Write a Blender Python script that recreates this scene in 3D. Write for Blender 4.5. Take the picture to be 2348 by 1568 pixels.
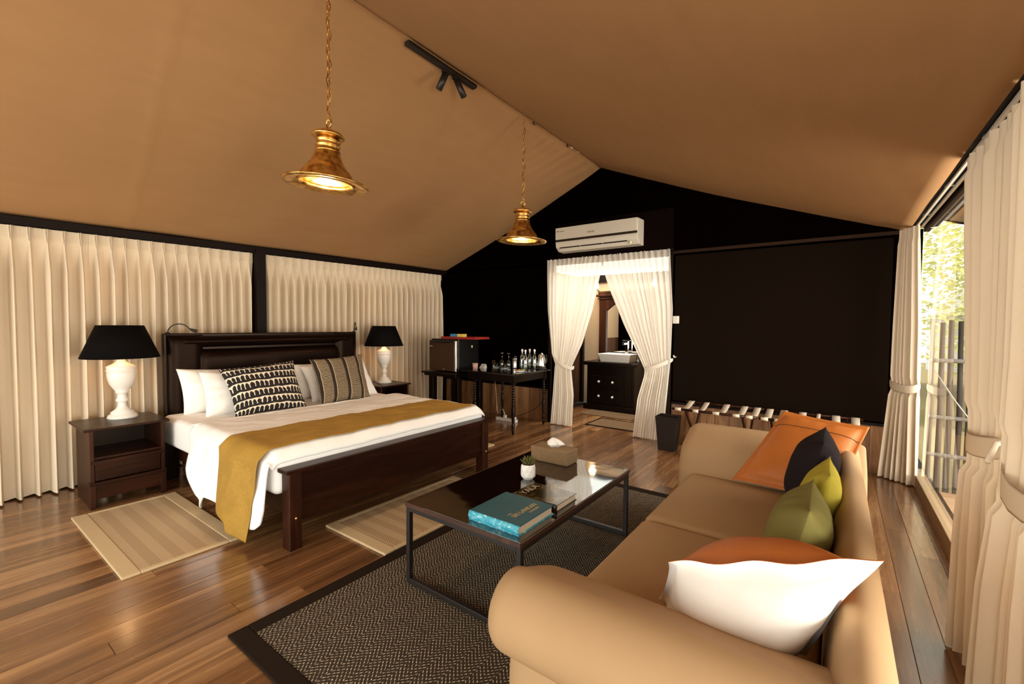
import bpy, math, random
from mathutils import Vector, Matrix, noise
from math import sin, cos, pi, radians, exp, sqrt
rnd = random.Random(7)
for _o in list(bpy.data.objects): bpy.data.objects.remove(_o)
C = bpy.context.scene.collection
SC = bpy.context.scene

# ------------------------------------------------------------------ camera
cam_d = bpy.data.cameras.new('camera'); cam = bpy.data.objects.new('camera', cam_d); C.objects.link(cam)
F_PX, YAW, PITCH, ROLL = 1016.9, 0.63263, 0.03880, 0.00769
cam_d.sensor_width = 36.0; cam_d.lens = 36.0*F_PX/2348; cam_d.clip_start = .02; cam_d.clip_end = 200
Fv = Vector((-sin(YAW)*cos(PITCH), cos(YAW)*cos(PITCH), -sin(PITCH)))
Rv = Vector((cos(YAW), sin(YAW), 0)); Uv = Rv.cross(Fv)
R2 = Rv*cos(ROLL)+Uv*sin(ROLL); U2 = -Rv*sin(ROLL)+Uv*cos(ROLL)
cam.matrix_world = Matrix(((R2.x, U2.x, -Fv.x, 0), (R2.y, U2.y, -Fv.y, 0), (R2.z, U2.z, -Fv.z, 1.4), (0, 0, 0, 1)))
SC.camera = cam

# ------------------------------------------------------------------ world, lights, exposure
SC.view_settings.view_transform = 'Standard'; SC.view_settings.look = 'None'
SC.view_settings.gamma = 1.0; SC.view_settings.use_curve_mapping = False
SC.view_settings.exposure = 0.0
W = bpy.data.worlds.new('overcast_sky'); SC.world = W; W.use_nodes = True
_bg = W.node_tree.nodes['Background']; _bg.inputs[0].default_value = (0.98, 1.0, 0.90, 1); _bg.inputs[1].default_value = 3.2
def area(name, loc, look, sx, sy, power, col):
    l = bpy.data.lights.new(name, 'AREA'); l.shape = 'RECTANGLE'; l.size = sx; l.size_y = sy; l.energy = power; l.color = col
    o = bpy.data.objects.new(name, l); C.objects.link(o); o.location = loc
    o.rotation_euler = (Vector(look)-Vector(loc)).to_track_quat('-Z', 'Y').to_euler(); return o
area('daylight_front_opening', (-2.0, -2.6, 1.35), (-2.3, 2.5, .7), 4.6, 2.0, 105, (1.0, .95, .86))
area('daylight_side_window', (3.3, 2.0, 1.05), (-2.0, 2.8, .9), 6.0, 1.6, 430, (1.0, .96, .88))
area('window_floor_fill', (1.45, 3.3, 1.85), (.05, 3.4, 0), 3.2, .8, 105, (1.0, .97, .92))  # fill lamp added under the awning, brightens floor and curtains by the glass
area('bathroom_fill', (-2.9, 6.3, 2.95), (-2.9, 6.2, 0), 1.6, 1.2, 95, (1.0, .95, .85))  # added fill below the bathroom ceiling, lights the sheers from behind
_sun = bpy.data.lights.new('hazy_sun', 'SUN'); _sun.energy = 11.0; _sun.angle = .2; _sun.color = (1, .95, .84)
_so = bpy.data.objects.new('hazy_sun', _sun); C.objects.link(_so); _so.rotation_euler = Vector((-.4, .5, -.75)).to_track_quat('-Z', 'Y').to_euler()
SC.cycles.max_bounces = 7; SC.cycles.diffuse_bounces = 4; SC.cycles.glossy_bounces = 3
SC.cycles.transmission_bounces = 6; SC.cycles.transparent_max_bounces = 10
SC.cycles.caustics_reflective = False; SC.cycles.caustics_refractive = False
SC.cycles.use_denoising = True; SC.cycles.sample_clamp_indirect = 6.0
SC.cycles.use_adaptive_sampling = True; SC.cycles.adaptive_threshold = 0.02

# ------------------------------------------------------------------ materials
def srgb(r, g, b):
    f = lambda c: (c/255/12.92) if c <= 10 else ((c/255+.055)/1.055)**2.4
    return (f(r), f(g), f(b), 1)
class NT:
    def __init__(s, name):
        s.m = bpy.data.materials.new(name); s.m.use_nodes = True; s.t = s.m.node_tree; s.n = s.t.nodes
        s.b = s.n['Principled BSDF']; s.out = s.n['Material Output']
    def node(s, typ, **k):
        n = s.n.new(typ)
        for a, v in k.items(): setattr(n, a, v)
        return n
    def put(s, sock, v):
        if isinstance(v, bpy.types.NodeSocket): s.t.links.new(v, sock)
        elif v is not None: sock.default_value = v
    def set(s, **k):
        names = dict(col='Base Color', rough='Roughness', metal='Metallic', spec='Specular IOR Level', coat='Coat Weight',
                     tint='Specular Tint', coatr='Coat Roughness', sheen='Sheen Weight', trans='Transmission Weight', ior='IOR', alpha='Alpha',
                     emc='Emission Color', ems='Emission Strength', normal='Normal', sss='Subsurface Weight')
        for a, v in k.items(): s.put(s.b.inputs[names[a]], v)
        return s
    def math(s, op, a, b=None, c=None, clamp=False):
        n = s.node('ShaderNodeMath', operation=op, use_clamp=clamp); s.put(n.inputs[0], a); s.put(n.inputs[1], b)
        if c is not None: s.put(n.inputs[2], c)
        return n.outputs[0]
    def mix(s, f, a, b, typ='MIX'):
        n = s.node('ShaderNodeMix', data_type='RGBA', blend_type=typ); s.put(n.inputs[0], f); s.put(n.inputs[6], a); s.put(n.inputs[7], b)
        return n.outputs[2]
    def coord(s, which='Object', scale=(1, 1, 1), rot=(0, 0, 0), off=(0, 0, 0)):
        tc = s.node('ShaderNodeTexCoord'); mp = s.node('ShaderNodeMapping')
        s.t.links.new(tc.outputs[which], mp.inputs[0]); mp.inputs[3].default_value = scale; mp.inputs[2].default_value = rot; mp.inputs[1].default_value = off
        return mp.outputs[0]
    def xyz(s, v):
        n = s.node('ShaderNodeSeparateXYZ'); s.put(n.inputs[0], v); return n.outputs
    def noise(s, v, scale=5, detail=4, rough=.55, dist=0):
        n = s.node('ShaderNodeTexNoise'); s.put(n.inputs['Vector'], v); n.inputs['Scale'].default_value = scale
        n.inputs['Detail'].default_value = detail; n.inputs['Roughness'].default_value = rough; n.inputs['Distortion'].default_value = dist
        return n.outputs[0]
    def ramp(s, f, stops, interp='LINEAR'):
        n = s.node('ShaderNodeValToRGB'); s.put(n.inputs[0], f); cr = n.color_ramp; cr.interpolation = interp
        while len(cr.elements) < len(stops): cr.elements.new(.5)
        for e, (p, c) in zip(cr.elements, stops): e.position = p; e.color = c
        return n.outputs[0]
    def bump(s, h, strength=.3, dist=.01):
        n = s.node('ShaderNodeBump'); s.put(n.inputs['Height'], h); n.inputs['Strength'].default_value = strength
        n.inputs['Distance'].default_value = dist; s.t.links.new(n.outputs[0], s.b.inputs['Normal']); return n.outputs[0]
def plain(name, col, rough=.5, **k):
    t = NT(name); t.set(col=col, rough=rough, **k); return t.m
def cloth_mat(name, col, var=.12, rough=.9, sheen=0.0, weave=900, bump=.15, trans=0.0):
    t = NT(name); v = t.coord('Object')
    n = t.noise(v, 6, 3); n2 = t.noise(v, weave, 2)
    dark = tuple(c*(1-var) for c in col[:3])+(1,)
    f = t.math('ADD', t.math('MULTIPLY', n, .6), t.math('MULTIPLY', n2, .4))
    t.set(col=t.mix(f, dark, tuple(min(1, c*(1+var*.6)) for c in col[:3])+(1,)), rough=rough, sheen=0.0, spec=.08)
    t.bump(n2, bump, .002)
    if trans:
        tr = t.node('ShaderNodeBsdfTranslucent'); tr.inputs[0].default_value = col
        mx = t.node('ShaderNodeMixShader'); mx.inputs[0].default_value = trans
        t.t.links.new(t.b.outputs[0], mx.inputs[1]); t.t.links.new(tr.outputs[0], mx.inputs[2]); t.t.links.new(mx.outputs[0], t.out.inputs[0])
    return t.m
def wood_mat(name, dark, mid, light, rough=.35, axis='Y', scale=1.0, perobj=True, coat=0.0, var=.35, bump=.05, stretch=.10, spec=.5):
    t = NT(name); sc = {'X': (stretch, 1, 1), 'Y': (1, stretch, 1), 'Z': (1, 1, stretch)}[axis]
    v = t.coord('Object', scale=tuple(c*scale for c in sc))
    if perobj:
        oi = t.node('ShaderNodeObjectInfo'); r = oi.outputs['Random']
        cx = t.node('ShaderNodeCombineXYZ'); t.put(cx.inputs[0], t.math('MULTIPLY', r, 37.0)); t.put(cx.inputs[1], t.math('MULTIPLY', r, 91.0)); t.put(cx.inputs[2], t.math('MULTIPLY', r, 53.0))
        va = t.node('ShaderNodeVectorMath', operation='ADD'); t.put(va.inputs[0], v); t.put(va.inputs[1], cx.outputs[0]); v = va.outputs[0]
    n1 = t.noise(v, 6, 5, .6, 1.2); n2 = t.noise(v, 34, 4, .65, .6); n3 = t.noise(v, 160, 2, .5)
    f = t.math('ADD', t.math('MULTIPLY', n1, .62), t.math('ADD', t.math('MULTIPLY', n2, .28), t.math('MULTIPLY', n3, .10)))
    if perobj: f = t.math('ADD', f, t.math('MULTIPLY', t.math('SUBTRACT', r, .5), var))
    c = t.ramp(f, [(.28, dark), (.5, mid), (.66, light), (.8, tuple(min(1, x*1.35) for x in light[:3])+(1,))])
    t.set(col=c, rough=t.math('ADD', t.math('MULTIPLY', n2, .18), rough-.09), spec=spec, coat=coat, coatr=.15, tint=(1, .72, .55, 1) if spec < .4 else (1, 1, 1, 1))
    t.bump(n3, bump, .002); return t.m
M = {}
M['floor'] = wood_mat('teak_floor', (.050, .018, .006, 1), (.190, .085, .031, 1), (.38, .20, .085, 1), .25, 'Y', 1.3, coat=.5, var=.22, stretch=.045)
M['dado'] = wood_mat('wainscot_wood', (.06, .022, .007, 1), (.22, .095, .032, 1), (.42, .22, .09, 1), .5, 'Z', 1.6, var=.25)
M['darkwood'] = wood_mat('mahogany', (.004, .0011, .0006, 1), (.015, .0036, .0017, 1), (.034, .0085, .0038, 1), .34, 'Y', 1.2, perobj=False, coat=.0, spec=.3)
M['darkwood_z'] = wood_mat('mahogany_post', (.006, .0017, .0008, 1), (.022, .0055, .0024, 1), (.048, .013, .0055, 1), .38, 'Z', 1.2, perobj=False, coat=.0, spec=.3)
M['blackwood'] = plain('black_stained_wood', (.0015, .0007, .0005, 1), .34, spec=.3, tint=(1, .7, .55, 1))
M['bathwood'] = wood_mat('bath_partition_wood', (.02, .008, .003, 1), (.07, .03, .012, 1), (.13, .06, .025, 1), .5, 'Z', 1, perobj=False)
M['canvas'] = None
t = NT('tent_canvas'); v = t.coord('Object'); n = t.noise(v, 1.3, 4); n2 = t.noise(v, 700, 2); n3 = t.noise(t.coord('Object', scale=(3, .5, 3)), 4, 3)
t.set(col=t.mix(t.math('ADD', t.math('MULTIPLY', n, .6), t.math('MULTIPLY', n3, .4)), (.33, .178, .078, 1), (.44, .250, .115, 1)), rough=.9, spec=.1)
t.bump(t.math('ADD', n2, t.math('MULTIPLY', n3, 3)), .12, .004); M['canvas'] = t.m
M['awning'] = cloth_mat('porch_canvas', (.40, .30, .19, 1))
t = NT('black_canvas_wall'); v = t.coord('Object'); n = t.noise(v, 500, 2); n2 = t.noise(v, 1.2, 3)
t.set(col=t.mix(n2, (.0008, .0003, .0002, 1), (.0022, .0008, .0004, 1)), rough=1.0, spec=0.0); t.bump(n, .2, .002); M['wallblack'] = t.m
M['blind'] = cloth_mat('dark_roller_blind', (.0060, .0026, .0010, 1), .25, 1.0, 0.0, 400, .2)
M['trimdark'] = plain('dark_trim', (.006, .0018, .0008, 1), .6, spec=.15)
M['trimbrown'] = plain('brown_frame', (.022, .009, .004, 1), .7, spec=.1)
M['curtain'] = cloth_mat('cream_curtain', (.76, .64, .485, 1), .05, .85, .15, 700, .15, trans=.03)
t = NT('sheer_voile'); v = t.coord('Object'); nn = t.noise(v, 900, 2)
t.set(col=(.93, .88, .80, 1), rough=.9, spec=.1)
tl = t.node('ShaderNodeBsdfTranslucent'); tl.inputs[0].default_value = (.95, .90, .82, 1)
tp = t.node('ShaderNodeBsdfTransparent'); m1 = t.node('ShaderNodeMixShader'); m2 = t.node('ShaderNodeMixShader')
m1.inputs[0].default_value = .45; m2.inputs[0].default_value = .16
t.t.links.new(t.b.outputs[0], m1.inputs[1]); t.t.links.new(tl.outputs[0], m1.inputs[2])
t.t.links.new(m1.outputs[0], m2.inputs[1]); t.t.links.new(tp.outputs[0], m2.inputs[2]); t.t.links.new(m2.outputs[0], t.out.inputs[0]); M['sheer'] = t.m
t = NT('white_bed_linen'); v = t.coord('Object'); x = t.xyz(v)
st = t.math('SINE', t.math('MULTIPLY', x[1], 520.0)); n = t.noise(v, 9, 4)
t.set(col=(.93, .91, .89, 1), rough=.8, sheen=0.0, spec=.25); t.bump(t.math('ADD', t.math('MULTIPLY', st, .08), t.math('MULTIPLY', n, 2.2)), .35, .006); M['linen'] = t.m
t = NT('white_pillowcase'); v = t.coord('Object'); n = t.noise(v, 14, 5)
t.set(col=(.93, .90, .86, 1), rough=.8, sheen=0.0, spec=.25); t.bump(n, .35, .015); M['pillow'] = t.m
t = NT('mustard_runner'); v = t.coord('Object'); n = t.noise(t.coord('Object', scale=(1, 14, 1)), 60, 3); n2 = t.noise(t.coord('Object', scale=(14, 1, 1)), 60, 3); n3 = t.noise(v, 5, 3)
f = t.math('ADD', t.math('MULTIPLY', n, .35), t.math('ADD', t.math('MULTIPLY', n2, .35), t.math('MULTIPLY', n3, .3)))
t.set(col=t.ramp(f, [(.3, (.22, .115, .012, 1)), (.55, (.40, .225, .028, 1)), (.75, (.55, .32, .055, 1))]), rough=.75, sheen=0.0); t.bump(f, .3, .004); M['mustard'] = t.m
t = NT('brown_leather_headboard'); v = t.coord('Object'); n = t.noise(v, 220, 3); t.set(col=(.0030, .0011, .0007, 1), rough=.36, spec=.14, tint=(1, .62, .45, 1)); t.bump(n, .12, .002); M['leather_dark'] = t.m
t = NT('tan_velvet'); v = t.coord('Object'); n = t.noise(v, 2.2, 3); n2 = t.noise(v, 900, 2)
t.set(col=t.mix(n, (.325, .200, .100, 1), (.42, .270, .142, 1)), rough=.75, sheen=0.0, spec=.2); t.bump(n2, .12, .001); M['velvet'] = t.m
t = NT('orange_leather'); v = t.coord('Object'); n = t.noise(v, 260, 3); n2 = t.noise(v, 9, 4)
t.set(col=t.mix(n2, (.40, .115, .018, 1), (.52, .16, .030, 1)), rough=.52, spec=.3); t.bump(t.math('ADD', n, t.math('MULTIPLY', n2, 5)), .15, .003); M['orange'] = t.m
M['seam'] = plain('dark_seam', (.10, .03, .008, 1), .6)
M['white_cloth'] = cloth_mat('white_cushion_back', (.90, .88, .85, 1), .03, .85)
M['charcoal'] = cloth_mat('charcoal_cushion', (.016, .011, .013, 1), .2, .85, 0)
M['yellow'] = cloth_mat('chartreuse_cushion', (.40, .33, .04, 1), .15, .8, .3)
M['olive'] = cloth_mat('olive_cushion', (.19, .165, .05, 1), .15, .8, .3)
M['steel'] = plain('brushed_steel', (.62, .60, .57, 1), .25, metal=1.0)
M['chrome'] = plain('chrome', (.8, .8, .78, 1), .08, metal=1.0)
M['fridge_front'] = plain('dark_steel_door', (.10, .065, .045, 1), .32, metal=.85)
M['black_plastic'] = plain('black_plastic', (.0025, .002, .002, 1), .35)
M['black_metal'] = plain('black_powder_coat', (.012, .008, .007, 1), .45)
M['table_top'] = None
t = NT('dark_lacquered_tabletop'); v = t.coord('Object', scale=(.1, 1, 1)); n = t.noise(v, 12, 5); n2 = t.noise(t.coord('Object', scale=(1, 1, 1)), 3.2, 2)
t.set(col=t.mix(n, (.004, .0018, .0012, 1), (.016, .006, .0035, 1)), rough=t.math('ADD', t.math('MULTIPLY', n2, .05), .03), spec=.5, ior=2.2, coat=.4, coatr=.03); t.bump(n2, .25, .01); M['table_top'] = t.m
t = NT('aged_brass'); v = t.coord('Object'); n = t.noise(v, 22, 5)
t.set(col=t.ramp(n, [(.32, (.30, .14, .03, 1)), (.5, (.72, .42, .12, 1)), (.7, (.90, .60, .22, 1))]), rough=t.math('ADD', t.math('MULTIPLY', n, .3), .18), metal=1.0); t.bump(n, .3, .006); M['brass'] = t.m
M['bulb'] = plain('lit_bulb', (1, .8, .5, 1), .4, emc=(1, .66, .30, 1), ems=38.0)
M['bulb_bath'] = plain('lit_bath_bulb', (1, .9, .7, 1), .4, emc=(1, .84, .58, 1), ems=22.0)
M['shade'] = cloth_mat('black_lampshade', (.003, .002, .0018, 1), .2, .85, 0, 600, .2)
M['shade_in'] = plain('gold_shade_lining', (.55, .36, .12, 1), .5)
M['white_lacquer'] = plain('white_lamp_lacquer', (.82, .78, .72, 1), .3, coat=.2)
M['ac_white'] = plain('ac_white_plastic', (.66, .60, .50, 1), .35)
M['ceramic'] = plain('white_ceramic', (.85, .82, .78, 1), .15, coat=.3)
M['potwhite'] = plain('matt_white_ceramic', (.82, .80, .76, 1), .5)
M['leaf'] = cloth_mat('succulent_leaf', (.13, .12, .038, 1), .4, .5, 0, 60, .1)
M['paper'] = plain('page_edges', (.68, .58, .44, 1), .8)
M['tissue'] = cloth_mat('tissue_paper', (.86, .83, .78, 1), .04, .9)
M['white_plastic'] = plain('white_plastic', (.75, .70, .62, 1), .4)
M['gold_ink'] = plain('gold_lettering', (.50, .34, .13, 1), .4, metal=.3)
M['dark_ink'] = plain('dark_lettering', (.03, .025, .02, 1), .5)
M['strap'] = cloth_mat('cream_webbing', (.62, .52, .40, 1), .1, .85)
M['tile'] = plain('bathroom_wall_plaster', (.42, .30, .18, 1), .6)
M['mirror'] = plain('mirror_glass', (.85, .85, .83, 1), .02, metal=1.0)
M['bin'] = plain('dark_grey_bin_leather', (.016, .010, .007, 1), .6, spec=.15)
M['red'] = plain('red_tray', (.30, .02, .015, 1), .4)
M['blue_box'] = plain('blue_packet', (.05, .22, .42, 1), .5)
M['yellow_box'] = plain('yellow_packet', (.75, .55, .10, 1), .5)
M['green_pk'] = plain('green_sachet', (.22, .28, .05, 1), .5)
M['soil'] = plain('soil', (.03, .02, .012, 1), .9)
def glass_mat(name, col=(1, 1, 1, 1), mixv=.12, rough=.02, gain=1.0):
    t = NT(name); g = t.node('ShaderNodeBsdfGlossy'); g.inputs['Roughness'].default_value = rough; g.inputs[0].default_value = (1, 1, 1, 1)
    tp = t.node('ShaderNodeBsdfTransparent'); tp.inputs[0].default_value = col
    fr = t.node('ShaderNodeFresnel'); fr.inputs[0].default_value = 1.5; mx = t.node('ShaderNodeMixShader')
    t.put(mx.inputs[0], t.math('ADD', t.math('MULTIPLY', fr.outputs[0], gain), mixv-.04, clamp=True)); t.t.links.new(tp.outputs[0], mx.inputs[1]); t.t.links.new(g.outputs[0], mx.inputs[2])
    t.t.links.new(mx.outputs[0], t.out.inputs[0]); return t.m
M['pane'] = glass_mat('window_glass', (.98, .99, .97, 1), .05, .01, .42)
M['glass'] = glass_mat('drinking_glass', (.86, .88, .86, 1), .14)
M['greenglass'] = glass_mat('bottle_glass', (.84, .90, .86, 1), .16)
# rugs
def rug_mat(name, dark, light, w, p, contrast=.5, rot=False):
    t = NT(name); x = t.xyz(t.coord('Object')); a, b = (x[1], x[0]) if rot else (x[0], x[1])
    tri = t.math('PINGPONG', t.math('ADD', a, 20*w), w)
    ph = t.math('DIVIDE', t.math('ADD', b, t.math('MULTIPLY', tri, 1.1)), p)
    fr = t.math('FRACT', t.math('ADD', ph, 400.0)); ln = t.math('LESS_THAN', fr, contrast)
    ny = t.math('SINE', t.math('MULTIPLY', a, 2*pi/(p*.55))); dots = t.math('GREATER_THAN', ny, -.35)
    n = t.noise(t.coord('Object'), 190, 2, .8)
    f = t.math('MULTIPLY', t.math('MULTIPLY', ln, dots), t.math('MULTIPLY', t.math('GREATER_THAN', n, .45), 1.0))
    f = t.math('ADD', t.math('MULTIPLY', f, .85), t.math('MULTIPLY', n, .12))
    t.set(col=t.mix(f, dark, light), rough=.95, spec=.1); t.bump(f, .6, .004); return t.m
M['rug_dark'] = rug_mat('dark_herringbone_sisal', (.0025, .0016, .0012, 1), (.68, .54, .38, 1), .042, .022, .30)
t = NT('beige_chevron_sisal'); x = t.xyz(t.coord('Object'))
tri = t.math('PINGPONG', t.math('ADD', x[1], 8.0), .0575)
band = t.math('GREATER_THAN', t.math('FRACT', t.math('ADD', t.math('DIVIDE', x[1], .115), 40.0)), .5)
ph = t.math('ADD', x[0], t.math('MULTIPLY', tri, .9)); fr = t.math('FRACT', t.math('ADD', t.math('DIVIDE', ph, .016), 400.0))
ln = t.math('MULTIPLY', t.math('LESS_THAN', fr, .36), t.math('ADD', t.math('MULTIPLY', band, .55), .22)); n = t.noise(t.coord('Object'), 260, 2, .8)
t.set(col=t.mix(t.math('ADD', ln, t.math('MULTIPLY', n, .25)), (.56, .41, .25, 1), (.21, .13, .07, 1)), rough=.95, spec=.1)
t.bump(t.math('SUBTRACT', n, ln), .5, .004); M['rug_beige'] = t.m
M['rug_border_beige'] = cloth_mat('beige_cotton_border', (.56, .42, .25, 1), .08)
M['rug_border_dark'] = cloth_mat('dark_brown_border', (.018, .011, .007, 1), .2)
t = NT('woven_seagrass'); x = t.xyz(t.coord('Object')); s1 = t.math('SINE', t.math('MULTIPLY', x[2], 700.0)); s2 = t.math('SINE', t.math('MULTIPLY', t.math('ADD', x[0], x[1]), 520.0))
f = t.math('MULTIPLY', s1, s2); f2 = t.math('ADD', t.math('MULTIPLY', f, .5), .5); n = t.noise(t.coord('Object'), 60, 3)
t.set(col=t.mix(t.math('MULTIPLY', f2, t.math('ADD', n, .4)), (.12, .06, .025, 1), (.50, .33, .17, 1)), rough=.8); t.bump(f2, .8, .006); M['woven'] = t.m
# cushion patterns on UV
t = NT('arch_row_print'); uv = t.coord('UV'); nz = t.noise(uv, 7, 2); x = t.xyz(uv)
vv = t.math('ADD', t.math('MULTIPLY', x[1], 6.6), t.math('MULTIPLY', nz, .4)); r = t.math('FRACT', vv)
cc = t.math('FRACT', t.math('ADD', t.math('MULTIPLY', x[0], 17.0), t.math('ADD', t.math('MULTIPLY', nz, .9), t.math('MULTIPLY', t.math('FLOOR', vv), .37))))
ac = t.math('ABSOLUTE', t.math('SUBTRACT', cc, .5)); top = t.math('SUBTRACT', .88, t.math('MULTIPLY', t.math('MULTIPLY', ac, ac), 1.3))
tooth = t.math('MULTIPLY', t.math('LESS_THAN', ac, .40), t.math('LESS_THAN', r, top)); base = t.math('LESS_THAN', r, .27)
blk = t.math('MAXIMUM', tooth, base); t.set(col=t.mix(blk, (.78, .68, .52, 1), (.010, .006, .007, 1)), rough=.85, sheen=0.0); t.bump(blk, .3, .003); M['arch_print'] = t.m
t = NT('ladder_stripe_print'); uv = t.coord('UV'); nz = t.noise(uv, 9, 3); x = t.xyz(uv)
c = t.math('FRACT', t.math('MULTIPLY', t.math('SUBTRACT', x[0], .02), 4.05)); rr = t.math('FRACT', t.math('ADD', t.math('MULTIPLY', x[1], 38.0), t.math('MULTIPLY', nz, 1.1)))
incol = t.math('MULTIPLY', t.math('GREATER_THAN', c, .26), t.math('LESS_THAN', c, .98)); rung = t.math('MULTIPLY', incol, t.math('LESS_THAN', rr, .37))
edge = t.math('MULTIPLY', t.math('GREATER_THAN', c, .20), t.math('LESS_THAN', c, .25)); w = t.math('MAXIMUM', rung, edge)
t.set(col=t.mix(w, (.018, .010, .007, 1), (.52, .39, .23, 1)), rough=.85, sheen=0.0); t.bump(w, .3, .003); M['ladder_print'] = t.m
# book covers
t = NT('teal_book_cover'); n = t.noise(t.coord('Object'), 6, 3); t.set(col=t.mix(n, (.008, .075, .108, 1), (.013, .105, .145, 1)), rough=.5, spec=.25); M['teal'] = t.m
t = NT('worn_turquoise_spine'); n = t.noise(t.coord('Object', scale=(1, 1, 2)), 38, 5, .7); t.set(col=t.ramp(n, [(.46, (.03, .32, .46, 1)), (.58, (.12, .50, .62, 1)), (.66, (.75, .80, .78, 1))]), rough=.5); M['spine'] = t.m
t = NT('dark_photo_cover'); n = t.noise(t.coord('Object'), 14, 5, .6, .8); n2 = t.noise(t.coord('Object', off=(3, 1, 0)), 9, 4)
t.set(col=t.ramp(n, [(.38, (.012, .006, .003, 1)), (.52, (.05, .032, .008, 1)), (.62, (.13, .085, .03, 1)), (.72, (.20, .20, .22, 1))]), rough=.12, coat=.5, coatr=.05); M['photo_cover'] = t.m
M['dark_cover'] = plain('dark_brown_cover', (.016, .007, .003, 1), .3)
# outside
M['deck'] = wood_mat('deck_boards', (.30, .16, .08, 1), (.48, .29, .16, 1), (.62, .42, .26, 1), .6, 'X', 1.2)
M['palisade'] = wood_mat('weathered_poles', (.03, .022, .018, 1), (.09, .07, .055, 1), (.16, .13, .10, 1), .8, 'Z', 1)
M['rail_grey'] = plain('grey_pipe', (.48, .45, .42, 1), .4)
M['ground'] = cloth_mat('dry_ground', (.22, .17, .09, 1), .4, .95, 0, 20)
M['foliage'] = cloth_mat('tree_foliage', (.70, .68, .34, 1), .3, .8, 0, 4, .2, trans=.5)
M['bark'] = plain('bark', (.08, .055, .035, 1), .9)
M['neighbour'] = plain('pale_roof', (.62, .60, .60, 1), .7)

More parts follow.
